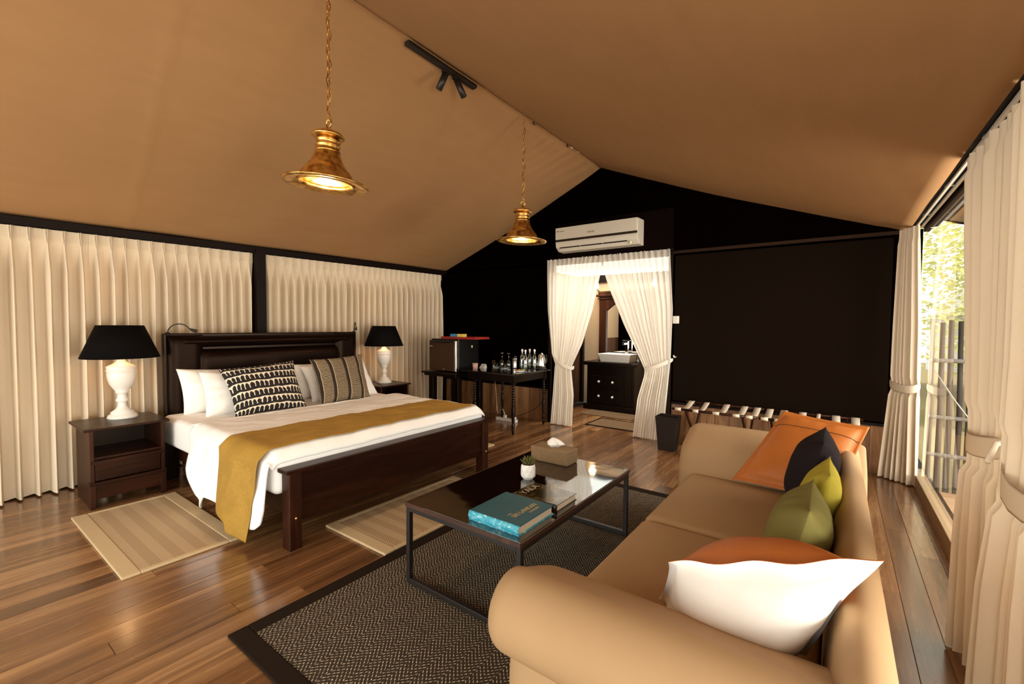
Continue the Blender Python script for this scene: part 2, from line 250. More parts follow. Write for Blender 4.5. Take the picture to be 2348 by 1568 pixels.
# ------------------------------------------------------------------ geometry helpers
ORG = {}
class MB:
    def __init__(s): s.v = []; s.f = []; s.sm = []; s.mi = []; s.uv = {}
    def add(s, vs, fs, smooth=False, mi=0):
        o = len(s.v); s.v += [tuple(p) for p in vs]
        for f in fs: s.f.append(tuple(i+o for i in f)); s.sm.append(smooth); s.mi.append(mi)
        return o
    def box(s, x0, x1, y0, y1, z0, z1, mi=0):
        vs = [(x, y, z) for z in (z0, z1) for y in (y0, y1) for x in (x0, x1)]
        s.add(vs, [(0, 2, 3, 1), (4, 5, 7, 6), (0, 1, 5, 4), (2, 6, 7, 3), (0, 4, 6, 2), (1, 3, 7, 5)], mi=mi); return s
    def taper(s, cx, cy, z0, z1, a0, b0, a1, b1, mi=0):
        vs = [(cx+sx*a, cy+sy*b, z) for z, a, b in ((z0, a0, b0), (z1, a1, b1)) for sy in (-1, 1) for sx in (-1, 1)]
        s.add(vs, [(0, 2, 3, 1), (4, 5, 7, 6), (0, 1, 5, 4), (2, 6, 7, 3), (0, 4, 6, 2), (1, 3, 7, 5)], mi=mi); return s
    def prism(s, poly, axis, a, b, mi=0):
        def P(p, t): return {'Y': (p[0], t, p[1]), 'X': (t, p[0], p[1]), 'Z': (p[0], p[1], t)}[axis]
        n = len(poly); vs = [P(p, a) for p in poly]+[P(p, b) for p in poly]
        s.add(vs, [tuple(range(n)), tuple(range(2*n-1, n-1, -1))]+[(i, (i+1) % n+0, (i+1) % n+n, i+n) for i in range(n)][0:n], mi=mi); return s
    def lathe(s, prof, c=(0, 0, 0), seg=24, mi=0, wob=0, sides=None, rot=None):
        vs = []
        for r, z in prof:
            for k in range(seg):
                a = 2*pi*k/seg; q = r*(1+wob*sin(5*a+z*40)) if wob else r
                p = Vector((q*cos(a), q*sin(a), z))
                if rot: p = rot @ p
                vs.append((c[0]+p.x, c[1]+p.y, c[2]+p.z))
        fs = []
        for i in range(len(prof)-1):
            for k in range(seg):
                k2 = (k+1) % seg; fs.append((i*seg+k, i*seg+k2, (i+1)*seg+k2, (i+1)*seg+k))
        if prof[0][0] > 1e-5: fs.append(tuple(range(seg-1, -1, -1)))
        if prof[-1][0] > 1e-5: fs.append(tuple((len(prof)-1)*seg+k for k in range(seg)))
        s.add(vs, fs, True, mi); return s
    def shell(s, prof, c=(0, 0, 0), seg=32, mi=0, rot=None):    # open lathe, no caps
        n = len(s.f); s.lathe(prof, c, seg, mi, rot=rot)
        cap = [i for i in range(n, len(s.f)) if len(s.f[i]) == seg]
        for i in reversed(cap): s.f.pop(i); s.sm.pop(i); s.mi.pop(i)
        return s
    def tube(s, pts, r, seg=8, mi=0, closed=False):
        pts = [Vector(p) for p in pts]; n = len(pts); vs = []; up = Vector((.13, .27, 1)).normalized(); prev = None
        for i, p in enumerate(pts):
            if closed: d = pts[(i+1) % n]-pts[i-1]
            else: d = pts[min(i+1, n-1)]-pts[max(i-1, 0)]
            d.normalize(); a = (prev-d*prev.dot(d)) if prev else up.cross(d)
            if a.length < 1e-4: a = Vector((1, 0, 0)).cross(d)
            a.normalize(); prev = a; b = d.cross(a); rr = r[i] if isinstance(r, (list, tuple)) else r
            vs += [p+(a*cos(2*pi*k/seg)+b*sin(2*pi*k/seg))*rr for k in range(seg)]
        fs = []
        for i in range(n if closed else n-1):
            j = (i+1) % n
            for k in range(seg): k2 = (k+1) % seg; fs.append((i*seg+k, i*seg+k2, j*seg+k2, j*seg+k))
        if not closed: fs += [tuple(range(seg-1, -1, -1)), tuple((n-1)*seg+k for k in range(seg))]
        s.add(vs, fs, True, mi); return s
    def bar(s, a, b, w, h, mi=0):          # rectangular bar between two points
        a = Vector(a); b = Vector(b); d = (b-a).normalized(); u = Vector((0, 0, 1))
        if abs(d.z) > .95: u = Vector((0, 1, 0))
        x = d.cross(u).normalized(); y = x.cross(d)
        vs = [p+x*sx*w/2+y*sy*h/2 for p in (a, b) for sy in (-1, 1) for sx in (-1, 1)]
        s.add(vs, [(0, 2, 3, 1), (4, 5, 7, 6), (0, 1, 5, 4), (2, 6, 7, 3), (0, 4, 6, 2), (1, 3, 7, 5)], mi=mi); return s
    def grid(s, fn, nu, nv, mi=0, uv=False, smooth=True, wrap=False):
        vs = [fn(i/(nu), j/(nv)) for j in range(nv+1) for i in range(nu+1)]
        o = len(s.v); W_ = nu+1
        fs = [(j*W_+i, j*W_+i+1, (j+1)*W_+i+1, (j+1)*W_+i) for j in range(nv) for i in range(nu)]
        s.add(vs, fs, smooth, mi)
        if uv:
            for j in range(nv+1):
                for i in range(nu+1): s.uv[o+j*W_+i] = (i/nu, j/nv)
        return s
    def sphere(s, c, r, seg=16, ring=10, mi=0, sc=(1, 1, 1)):
        prof = [(max(r*sin(pi*i/ring), 0), -r*cos(pi*i/ring)) for i in range(ring+1)]
        o = len(s.v); s.lathe([(p[0], p[1]) for p in prof], (0, 0, 0), seg, mi)
        for i in range(o, len(s.v)): q = s.v[i]; s.v[i] = (c[0]+q[0]*sc[0], c[1]+q[1]*sc[1], c[2]+q[2]*sc[2])
        return s
    def build(s, name, mats, parent=None, bevel=0, local=False, solid=0, sub=0, origin=None, fix=True):
        if not isinstance(mats, (list, tuple)): mats = [mats]
        if parent is not None: org = Vector((0, 0, 0)) if local else ORG[parent.name]
        elif origin is not None: org = Vector(origin)
        elif local: org = Vector((0, 0, 0))
        else:
            xs = [v[0] for v in s.v]; ys = [v[1] for v in s.v]; zs = [v[2] for v in s.v]
            org = Vector(((min(xs)+max(xs))/2, (min(ys)+max(ys))/2, min(zs)))
        me = bpy.data.meshes.new(name); me.from_pydata([(v[0]-org.x, v[1]-org.y, v[2]-org.z) for v in s.v], [], s.f)
        for m in mats: me.materials.append(m)
        me.polygons.foreach_set('use_smooth', s.sm); me.polygons.foreach_set('material_index', s.mi)
        if s.uv:
            ul = me.uv_layers.new(name='UVMap')
            for l in me.loops: ul.data[l.index].uv = s.uv.get(l.vertex_index, (0, 0))
        me.update()
        if fix:
            import bmesh
            bm = bmesh.new(); bm.from_mesh(me); bmesh.ops.recalc_face_normals(bm, faces=bm.faces); bm.to_mesh(me); bm.free()
        o = bpy.data.objects.new(name, me); C.objects.link(o)
        if parent is not None: o.parent = parent; ORG[o.name] = org
        else: o.location = org if not local else (0, 0, 0); ORG[o.name] = org
        if solid: md = o.modifiers.new('solid', 'SOLIDIFY'); md.thickness = solid; md.offset = 0
        if bevel: md = o.modifiers.new('bevel', 'BEVEL'); md.width = bevel; md.segments = 2; md.limit_method = 'ANGLE'
        if sub: md = o.modifiers.new('sub', 'SUBSURF'); md.levels = sub; md.render_levels = sub
        return o
def tag(o, label, cat, group=None, kind=None):
    o['label'] = label; o['category'] = cat
    if group: o['group'] = group
    if kind: o['kind'] = kind
    return o
def struct(o, label=None):
    o['kind'] = 'structure'
    if label: o['label'] = label
    return o
def thing(name, label, cat, loc, group=None, rz=0):
    o = bpy.data.objects.new(name, None); C.objects.link(o); o.location = loc; o.rotation_euler = (0, 0, rz); o.empty_display_size = .1
    ORG[o.name] = Vector(loc); return tag(o, label, cat, group)
def children(o): return [c for c in CH if c.parent == o]
def dup(root, loc, rz=0, label=None, scale=None, skip=()):
    r = root.copy(); C.objects.link(r); r.location = loc; r.rotation_euler = (0, 0, rz)
    if label: r['label'] = label
    if scale: r.scale = (scale,)*3
    for c in list(root.children):
        if c.name.split('.')[0] in skip: continue
        d = c.copy(); C.objects.link(d); d.parent = r
        for g in list(c.children): e = g.copy(); C.objects.link(e); e.parent = d
    return r
def text(body, size, loc, rot, mat, parent, name='lettering', ext=.0004, align='LEFT', sx=1, label=None):
    cu = bpy.data.curves.new(name, 'FONT'); cu.body = body; cu.size = size; cu.extrude = ext; cu.align_x = align; cu.materials.append(mat)
    tmp = bpy.data.objects.new('tmp', cu); C.objects.link(tmp); dg = bpy.context.evaluated_depsgraph_get(); dg.update()
    me = bpy.data.meshes.new_from_object(tmp.evaluated_get(dg)); bpy.data.objects.remove(tmp); me.name = name
    o = bpy.data.objects.new(name, me); C.objects.link(o); o.parent = parent
    o.location = Vector(loc)-ORG[parent.name]; o.rotation_euler = rot; o.scale = (sx, 1, 1); ORG[o.name] = Vector(loc)
    if label: o['label'] = label
    return o
def nz(x, y, z=0, s=1): return noise.noise(Vector((x*s, y*s, z*s)))
def XL(y): return -5.02-.073*y        # left curtain/wall line (runs slightly askew)
def roofz(x): return 3.485-.388*abs(x+2.58)
def lerp(a, b, t): return a+(b-a)*t
def interp(tab, z):
    tab = sorted(tab)
    if z <= tab[0][0]: return tab[0][1]
    for (a, b), (c, d) in zip(tab, tab[1:]):
        if z <= c: t = (z-a)/(c-a); t = t*t*(3-2*t) if False else t; return b+(d-b)*t
    return tab[-1][1]

# ------------------------------------------------------------------ STRUCTURE
# floor: sub-floor with individual planks
fl = struct(MB().box(-5.9, .75, -2.0, 8.4, -.06, -.012).build('floor', M['trimdark'], origin=(0, 0, 0)))
pw = .118; cache = {}
def plank_mesh(L):
    L = round(L, 2)
    if L in cache: return cache[L]
    b = .0012; w = pw-.0012; l = L-.0014
    vs = [(-w/2, -l/2, -.012), (w/2, -l/2, -.012), (w/2, l/2, -.012), (-w/2, l/2, -.012),
          (-w/2, -l/2, -b), (w/2, -l/2, -b), (w/2, l/2, -b), (-w/2, l/2, -b),
          (-w/2+b, -l/2+b, 0), (w/2-b, -l/2+b, 0), (w/2-b, l/2-b, 0), (-w/2+b, l/2-b, 0)]
    fs = [(8, 9, 10, 11)]+[(i, (i+1) % 4, (i+1) % 4+4, i+4) for i in range(4)]+[(i+4, (i+1) % 4+4, (i+1) % 4+8, i+8) for i in range(4)]
    me = bpy.data.meshes.new('plank'); me.from_pydata(vs, [], fs); me.materials.append(M['floor']); cache[L] = me; return me
nx = int((0.66+5.62)/pw)
for i in range(nx):
    x = .66-pw/2-i*pw
    ymin = .30 if x < -1.2 else .30
    if x < -3.2: ymin = .1
    y = ymin-rnd.uniform(0, 1.1); ymax = 5.52 if not (-3.6 < x < -1.2) else 7.3
    while y < ymax-.01:
        L = rnd.choice((1.0, 1.3, 1.6, 1.9, 2.2))
        if ymax-y-L < .35: L = ymax-y
        o = bpy.data.objects.new('plank', plank_mesh(L)); C.objects.link(o); o.parent = fl; o.location = (x, y+L/2, rnd.uniform(-.0006, .0006)); y += L
# plain floor beyond planks (behind the camera): joined boards
mb = MB()
for i in range(nx):
    x = .66-pw/2-i*pw; mb.box(x-pw/2+.0006, x+pw/2-.0006, -1.9, -.95, -.012, 0)
_o = mb.build('rear_boards', M['floor'], fl); _o['kind'] = 'stuff'

# back wall with doorway
D0, D1, DT, YB = -3.30, -1.66, 2.30, 5.48
mb = MB(); T = .07
mb.box(-5.75, D0, YB, YB+T, 0, DT).box(D1, .604, YB, YB+T, 0, DT)
mb.prism([(-5.75, DT), (.604, DT), (.604, roofz(.604)), (-2.58, roofz(-2.58)), (-5.75, roofz(-5.75))], 'Y', YB, YB+T)
wb = struct(mb.build('wall_back', M['wallblack'], origin=(0, YB, 0)))
# dado boards on the back wall
def dado(x0, x1, h, pw_=.15):
    x = x0; 
    while x < x1-.02:
        w = min(rnd.choice((.13, .15, .17)), x1-x)
        MB().box(x+.001, x+w-.001, YB-.016+rnd.uniform(-.001, .001), YB-.001, .0, h).build('plank', M['dado'], wb, bevel=.0015); x += w
dado(-5.40, D0-.06, .47); dado(D1+.06, .44, .46)
MB().box(-5.40, D0-.06, YB-.028, YB, .47, .495).build('dado_rail', M['blackwood'], wb)
MB().box(D1+.06, .44, YB-.03, YB, .46, .485).build('dado_rail', M['trimdark'], wb)
# large dark blind panel right of the door and thin battens
MB().box(D1+.07, .40, YB-.012, YB-.002, .50, 2.24).build('blind_panel', M['blind'], wb)
MB().box(D1-.1, .45, YB-.03, YB-.001, 2.265, 2.30).build('batten', M['trimbrown'], wb, bevel=.004)
_z = lambda x: roofz(x)-.05
MB().prism([(-1.5, _z(-1.5)-.02), (.42, _z(.42)-.02), (.42, _z(.42)+.02), (-1.5, _z(-1.5)+.02)], 'Y', YB-.012, YB-.001).build('batten', M['wallblack'], wb)
MB().box(-3.22, -1.62, YB-.01, YB-.001, 2.33, 2.82).build('backing_board', plain('reddish_board', (.0035, .0007, .0004, 1), .8, spec=.05), wb)
# doorway frame
dr = struct(MB().box(D0-.05, D0, YB-.03, YB+T+.02, 0, DT+.0).box(D1, D1+.05, YB-.03, YB+T+.02, 0, DT).box(D0-.05, D1+.05, YB-.02, YB+T+.02, DT, DT+.03).build('door_1', M['blackwood'], bevel=.003), None)
struct(MB().prism([(-5.75, 2.12), (.70, 2.12), (.70, roofz(.70)), (-2.58, roofz(-2.58)), (-5.75, roofz(-5.75))], 'Y', -2.04, -1.98).build('wall_front', M['canvas']))
# left wall (behind curtains) with dark eave trim and post
mb = MB(); xa, xb = XL(-2)-.14, XL(5.55)-.14
mb.add([(xa, -2, 0), (xb, 5.55, 0), (xb, 5.55, 2.35), (xa, -2, 2.35), (xa-.05, -2, 0), (xb-.05, 5.55, 0), (xb-.05, 5.55, 2.35), (xa-.05, -2, 2.35)],
       [(0, 1, 2, 3), (7, 6, 5, 4), (0, 4, 5, 1), (3, 2, 6, 7), (0, 3, 7, 4), (1, 5, 6, 2)])
struct(mb.build('wall_left', M['trimbrown']))
def ez(y): return 2.185+.021*(y-.4)      # height of the eave line along the left
mb = MB()
def eave(u, w):
    y = lerp(-2, 5.48, u); x = XL(y)
    k = int(round(w*4)) % 4
    dx, dz = ((-.14, -.03), (.0, -.055), (.005, .01), (-.14, .02))[k]
    return (x+dx, y, ez(y)+dz)
mb.grid(eave, 20, 4, smooth=False); struct(mb.build('trim_1', M['trimdark']))
struct(MB().box(XL(2.34)-.03, XL(2.34)+.035, 2.285, 2.385, 0, ez(2.34)-.02).build('trim_2', M['trimdark'], bevel=.004))
# ceiling: two canvas slopes
mb = MB()
def lslope(u, v):
    y = lerp(-2.0, YB+.02, v); xe, ze = XL(y)-.05, ez(y)+.012
    x = lerp(xe, -2.58, u); z = lerp(ze, 3.485, u)
    z -= .035*sin(pi*u)*(1+.3*sin(y*1.3)); z += .010*nz(x*1.2, y*1.0, 3)
    d = (1-u)*2.9
    if y > 3.6: z += .0045*sin((y+.25*d)*34+3*sin(y*3))*exp(-d/.4)*min(1, (y-3.6)/.8)*(.5+.8*abs(sin(y*7)))
    z += .006*exp(-((y-(2.9+.35*d))/.02)**2)-.005*exp(-((y-(.9+.1*d))/.02)**2)
    return (x, y, z)
def rslope(u, v):
    y = lerp(-2.0, YB+.02, v); x = lerp(-2.58, .50, u); z = roofz(x)-.03*sin(pi*u)*(1+.3*sin(y*1.1+1))+.010*nz(x*1.2, y, 9)
    if y > 3.4: z += .0025*sin((y-.2*u)*30+2*sin(y*4))*exp(-u*3/.4)*min(1, (y-3.4)/.8)
    if u > .93: z += .006*sin(y*5+sin(y*3))*(1-u)*14
    return (x, y, z)
mb.grid(lslope, 40, 220); mb.grid(rslope, 40, 220)
ce = struct(mb.build('ceiling', M['canvas'], origin=(0, 0, 0), solid=.006))
mb = MB().tube([(-2.58, y, 3.478+.002*sin(y*9)) for y in [i*.25-2 for i in range(31)]], .006); mb.build('ridge_seam', M['canvas'], ce)
for (yy, xx) in ((3.85, -2.57), (4.55, -2.57)):
    MB().tube([(xx, yy, 3.48), (xx, yy, 3.455), (xx+.01, yy+.015, 3.45)], .006, 6).build('hook', M['trimdark'], ce)
struct(MB().prism([(.465, 2.306), (.70, 2.306), (.70, 2.42), (.465, 2.325)], 'Y', -2, YB).build('trim_3', M['trimdark'], bevel=.004))
# right glazing
win = thing('window_1', '', '', (.64, 3.0, 0)); del win['label'], win['category']; struct(win)
MB().box(.585, .66, -1.9, 5.44, -.012, .115).build('window_sill', plain('beige_sill', (.33, .22, .12, 1), .5), win, bevel=.004)
for ya, yb in ((-1.9, -.2), (-.2, 1.6), (1.6, 2.6), (2.6, 5.50)):
    mb = MB(); mb.add([(.612, ya+.02, .10), (.612, yb-.02, .10), (.612, yb-.02, 2.30), (.612, ya+.02, 2.30)], [(0, 1, 2, 3)]); mb.build('pane', M['pane'], win)
for y in (-1.9, -.2, 1.6, 2.6):
    MB().box(.595, .64, y-.02, y+.02, .1, 2.3).build('window_frame', M['trimbrown'], win, bevel=.003)
MB().box(.60, .64, -1.9, 5.44, 2.262, 2.30).build('window_frame', M['trimbrown'], win, bevel=.003)
rail = thing('curtain_track', 'white double curtain track running above the glass wall on the right', 'curtain track', (.55, 2, 2.285))
for x in (.535, .575): MB().box(x-.007, x+.007, -.5, 5.35, 2.283, 2.300).build('track', M['white_plastic'], rail)
for y in (1.2, 3.0, 3.9, 4.8): MB().box(.52, .59, y-.012, y+.012, 2.292, 2.304).build('bracket', M['steel'], rail)

# ------------------------------------------------------------------ OUTSIDE
dk = thing('deck', '', '', (1.5, 2, -.03)); del dk['label'], dk['category']; struct(dk)
mb_c = {}
for i in range(44):
    y = -1.0+i*.145
    o = MB().box(-1.1, 1.1, -.07, .07, -.03, 0).build('plank', M['deck'], dk, local=True) if i == 0 else None
    if i == 0: first = o
    else: o = first.copy(); C.objects.link(o); o.parent = dk
    o.location = (.30, y-2+.0, 0)
gr = struct(MB().box(.9, 40, -8, 45, -1.3, -1.2).build('ground', M['ground'], origin=(0, 0, 0)))
pal = thing('palisade_fence', 'dark palisade of round poles with grey rails beyond the deck', 'fence', (1.6, 5.6, -.1))
y = 5.62
for i in range(38):
    x = .72+i*.062; r = rnd.uniform(.018, .026); h = 1.47+rnd.uniform(-.03, .02)
    MB().tube([(x, y, -.3), (x+rnd.uniform(-.008, .008), y, .6), (x+rnd.uniform(-.01, .01), y, h)], [r, r*.95, r*.85], 8).build('pole', M['palisade'], pal)
for z in (.24, .586, 1.105): MB().tube([(.70, 5.55, z), (3.1, 5.55, z)], .019, 10).build('rail', M['rail_grey'], pal)
mb = MB()
def aw(u, v):
    x = lerp(.70, 2.9, u); yy = lerp(-1.5, 5.55, v); return (x, yy, 2.395-.36*(x-.70)-.03*sin(pi*v)*sin(pi*u))
mb.grid(aw, 12, 20); awn = tag(mb.build('porch_awning', M['awning'], solid=.006), 'brown canvas porch awning sloping down outside the glass', 'awning')
MB().tube([aw(u/30, 1) for u in range(31)], [.012 if i % 2 else .018 for i in range(31)], 6).build('edge_cord', M['trimbrown'], awn)
tag(MB().tube([(.72, 5.5, 1.02), (.80, 5.1, .8), (1.05, 4.0, .25)], .005, 6).build('guy_rope', M['white_plastic']), 'thin pale guy rope slanting down outside the glass', 'rope')
nb = tag(MB().box(3.0, 16, 24, 25, -.3, 1.9).prism([(3.0, 1.9), (16, 1.9), (15.4, 2.95), (3.6, 2.95)], 'Y', 23.4, 25.6).build('neighbouring_tent', M['neighbour']), 'pale grey tent roof beyond the palisade', 'tent')
def tree(x, y, h, w, seed, label):
    r_ = random.Random(seed); t_ = thing('tree', label, 'tree', (x, y, -1.2), 'trees beyond the deck')
    MB().tube([(x, y, -1.2), (x+.1, y, h*.4), (x-.05, y+.1, h*.8)], [.22, .16, .08], 8).build('trunk', M['bark'], t_)
    mb = MB(); 
    for k in range(int(9000*w/3)):
        a = r_.uniform(0, 2*pi); e = r_.uniform(-1, 1); rr = (r_.random()**.4); s = sqrt(1-e*e)
        c = Vector((x+w*rr*s*cos(a), y+w*.7*rr*s*sin(a), h*.55+h*.55*rr*e)); q = r_.uniform(.05, .13)
        n1 = Vector((r_.uniform(-1, 1), r_.uniform(-1, 1), r_.uniform(-.4, .4))).normalized(); n2 = n1.cross(Vector((r_.uniform(-1, 1), r_.uniform(-1, 1), 1))).normalized()
        mb.add([c-n1*q, c-n2*q*.5, c+n1*q, c+n2*q*.5], [(0, 1, 2, 3)])
    f = mb.build('foliage', M['foliage'], t_, fix=False); f['kind'] = 'stuff'
tree(3.0, 15.5, 6.5, 2.6, 1, 'leafy tree seen through the glass right beside the far curtain')
tree(6.2, 19, 8.0, 3.6, 2, 'tall leafy tree further out behind the near curtain edge')
tree(9.5, 13, 7.0, 3.4, 4, 'wide leafy tree to the far right of the deck')
tree(6.0, 6.5, 6.0, 2.4, 5, 'nearer leafy tree beside the deck')

# ------------------------------------------------------------------ BATHROOM beyond the door
BY = 7.32
bw = struct(MB().box(-3.80, -1.0, BY, BY+.06, 0, 2.27).build('wall_bathroom_back', M['tile'], origin=(0, BY, 0)))
MB().box(-3.80, -1.0, BY-.03, BY, 2.16, 2.29).build('beam', M['trimdark'], bw)
struct(MB().box(-3.84, -3.78, YB+T, BY, 1.15, 2.27).build('wall_bathroom_left', M['tile']))
struct(MB().box(-3.84, -3.78, YB+T, BY, 0, 1.15).build('trim_5', M['bathwood']))
struct(MB().box(-3.79, -3.72, BY-.07, BY-.0, 0, 1.7).build('trim_6', M['blackwood']))
struct(MB().box(-1.06, -1.0, YB+T, BY, 0, 3.0).build('wall_bathroom_right', M['tile']))
struct(MB().box(-3.9, -.95, YB+T, BY+.1, 3.0, 3.06).build('ceiling_bathroom', M['canvas']))
struct(MB().box(-3.84, -1.0, BY, BY+.06, 2.78, 3.0).build('trim_7', M['canvas']))
vx0, vx1, vy0 = -3.38, -2.56, 6.76
va = thing('vanity_cabinet', 'black bathroom vanity with two columns of drawers and pale knobs', 'cabinet', ((vx0+vx1)/2, 7.0, 0))
MB().box(vx0, vx1, vy0, 7.28, .06, .74).build('body', M['blackwood'], va, bevel=.004)
MB().box(vx0-.05, vx1+.04, vy0-.04, 7.29, 0, .09).build('plinth', M['blackwood'], va, bevel=.01)
MB().box(vx0-.06, vx1+.05, vy0-.05, 7.30, .74, .80).build('counter', M['blackwood'], va, bevel=.008)
for z in (.12, .36):
    d = MB().box(vx0+.06, vx1-.2, vy0-.018, vy0, z, z+.21).build('drawer', M['blackwood'], va, bevel=.006)
    for x in (-3.15, -2.91): MB().sphere((x, vy0-.035, z+.115), .021).build('knob', M['ceramic'], d)
MB().box(vx1-.16, vx1-.04, vy0-.015, vy0, .10, .70).build('pilaster', M['blackwood'], va, bevel=.01)
ba = thing('wash_basin', 'white rectangular vessel basin on the black vanity', 'basin', (-2.93, 7.0, .80))
mb = MB(); bx0, bx1, by0, by1 = -3.20, -2.64, 6.78, 7.14
def ring(i, z): return [(bx0+i, by0+i, z), (bx1-i, by0+i, z), (bx1-i, by1-i, z), (bx0+i, by1-i, z)]
vs = ring(.035, .80)+ring(0, .935)+ring(.014, .935)+ring(.05, .83)
mb.add(vs, [(3, 2, 1, 0)]+[(4*k+i, 4*k+(i+1) % 4, 4*k+4+(i+1) % 4, 4*k+4+i) for k in range(3) for i in range(4)]+[(12, 13, 14, 15)]); mb.build('bowl', M['ceramic'], ba, bevel=.006)
fa = thing('basin_tap', 'tall chrome mixer tap standing behind the white basin', 'tap', (-2.86, 7.19, .80))
MB().box(-2.885, -2.835, 7.165, 7.215, .80, 1.14).box(-2.88, -2.84, 7.03, 7.17, 1.08, 1.115).build('spout', M['chrome'], fa, bevel=.004)
MB().box(-2.935, -2.80, 7.18, 7.20, 1.14, 1.155).build('lever', M['chrome'], fa, bevel=.002)
sb = thing('soap_bottle', 'clear soap bottle right of the white basin', 'bottle', (-2.575, 6.95, .80))
MB().lathe([(.03, 0), (.032, .02), (.032, .1), (.012, .13), (.012, .15)], (-2.575, 6.95, .80)).build('bottle_body', M['glass'], sb)
MB().tube([(-2.575, 6.95, .95), (-2.575, 6.95, 1.0), (-2.60, 6.93, 1.0)], .006).build('pump', M['chrome'], sb)
mi = thing('framed_mirror', 'tall dark wooden mirror with arched glass and crown above the vanity', 'mirror', (-2.95, 7.3, .82))
fx0, fx1 = -3.40, -2.48; ax0, ax1 = fx0+.13, fx1-.13
arc = [(ax0, .9)]+[(lerp(ax0, ax1, k/12), 1.66+.17*sin(pi*k/12)) for k in range(13)]+[(ax1, .9)]
mb = MB().box(fx0, ax0, 7.24, 7.31, .82, 1.90).box(ax1, fx1, 7.24, 7.31, .82, 1.90).box(ax0, ax1, 7.24, 7.31, .82, .9)
for k in range(12):
    a, b = arc[1+k], arc[2+k]; mb.prism([a, b, (b[0], 1.90), (a[0], 1.90)], 'Y', 7.24, 7.31)
mb.build('frame', M['darkwood_z'], mi)
MB().box(fx0-.05, fx1+.05, 7.2, 7.32, 1.90, 1.94).box(fx0-.02, fx1+.02, 7.22, 7.32, 1.94, 2.0).box(fx0-.03, fx1+.03, 7.22, 7.32, 1.86, 1.88).build('crown', M['darkwood'], mi, bevel=.008)
MB().prism(arc, 'Y', 7.275, 7.285).build('mirror_glass', M['mirror'], mi)
for x, lab in ((-3.42, 'small lit wall lamp left of the bathroom mirror'), (-2.40, 'small lit wall lamp glowing through the right sheer curtain')):
    wl = thing('wall_lamp', lab, 'lamp', (x, 7.28, 2.0))
    MB().tube([(x, 7.29, 2.0), (x, 7.18, 2.02), (x, 7.16, 2.07)], .01).build('arm', M['steel'], wl)
    MB().shell([(.02, .10), (.055, .0)], (x, 7.16, 2.06), 20).build('shade', M['ceramic'], wl, solid=.004)
    MB().sphere((x, 7.16, 2.07), .032).build('bulb', M['bulb_bath'], wl)
    pl = bpy.data.lights.new('bath_lamp_light', 'POINT'); pl.energy = 4; pl.color = (1, .62, .30); pl.shadow_soft_size = .05
    po = bpy.data.objects.new('bath_lamp_light', pl); C.objects.link(po); po.location = (x, 7.08, 2.05)
def mat_rug(name, label, x0, x1, y0, y1, z=0.0, border=.05, m1='rug_beige', m2='rug_border_beige', th=.012, cat='rug', sidew=None, rz=0):
    r = thing(name, label, cat, ((x0+x1)/2, (y0+y1)/2, z)); bx = border; border = sidew or border
    a = MB().box(x0+bx, x1-bx, y0+border, y1-border, z, z+th*.8); a.build('weave', M[m1], r)
    b = MB()
    b.box(x0, x1, y0, y0+border, z, z+th).box(x0, x1, y1-border, y1, z, z+th).box(x0, x0+bx, y0+border, y1-border, z, z+th).box(x1-bx, x1, y0+border, y1-border, z, z+th)
    b.build('border', M[m2], r, bevel=.005); return r
M['mat_brown'] = cloth_mat('brown_door_mat', (.16, .10, .055, 1), .3)
mat_rug('door_mat', 'brown coir mat lying in the bathroom doorway', -2.84, -2.0, 5.62, 6.15, 0, .03, 'mat_brown', 'rug_border_dark')
mat_rug('bath_mat', 'brown bath mat in front of the vanity', -3.25, -2.4, 6.28, 6.68, 0, .03, 'mat_brown', 'mat_brown')
M['towel'] = cloth_mat('white_towel', (.8, .77, .72, 1))
tr = thing('towel_stand', 'dark towel stand with rolled white towel beside the vanity', 'towel stand', (-2.32, 7.0, 0))
MB().bar((-2.42, 6.9, 0), (-2.42, 6.9, .82), .03, .03).bar((-2.12, 6.9, 0), (-2.12, 6.9, .82), .03, .03).bar((-2.42, 6.9, .8), (-2.12, 6.9, .8), .03, .03).bar((-2.42, 6.9, .42), (-2.12, 6.9, .42), .03, .03).build('frame', M['darkwood_z'], tr)
tag(MB().tube([(-2.42, 6.87, .52), (-2.2, 6.87, .52)], .07, 14).build('rolled_towel', M['towel']), 'rolled white towel beside the vanity, peeking past the sheer', 'towel')

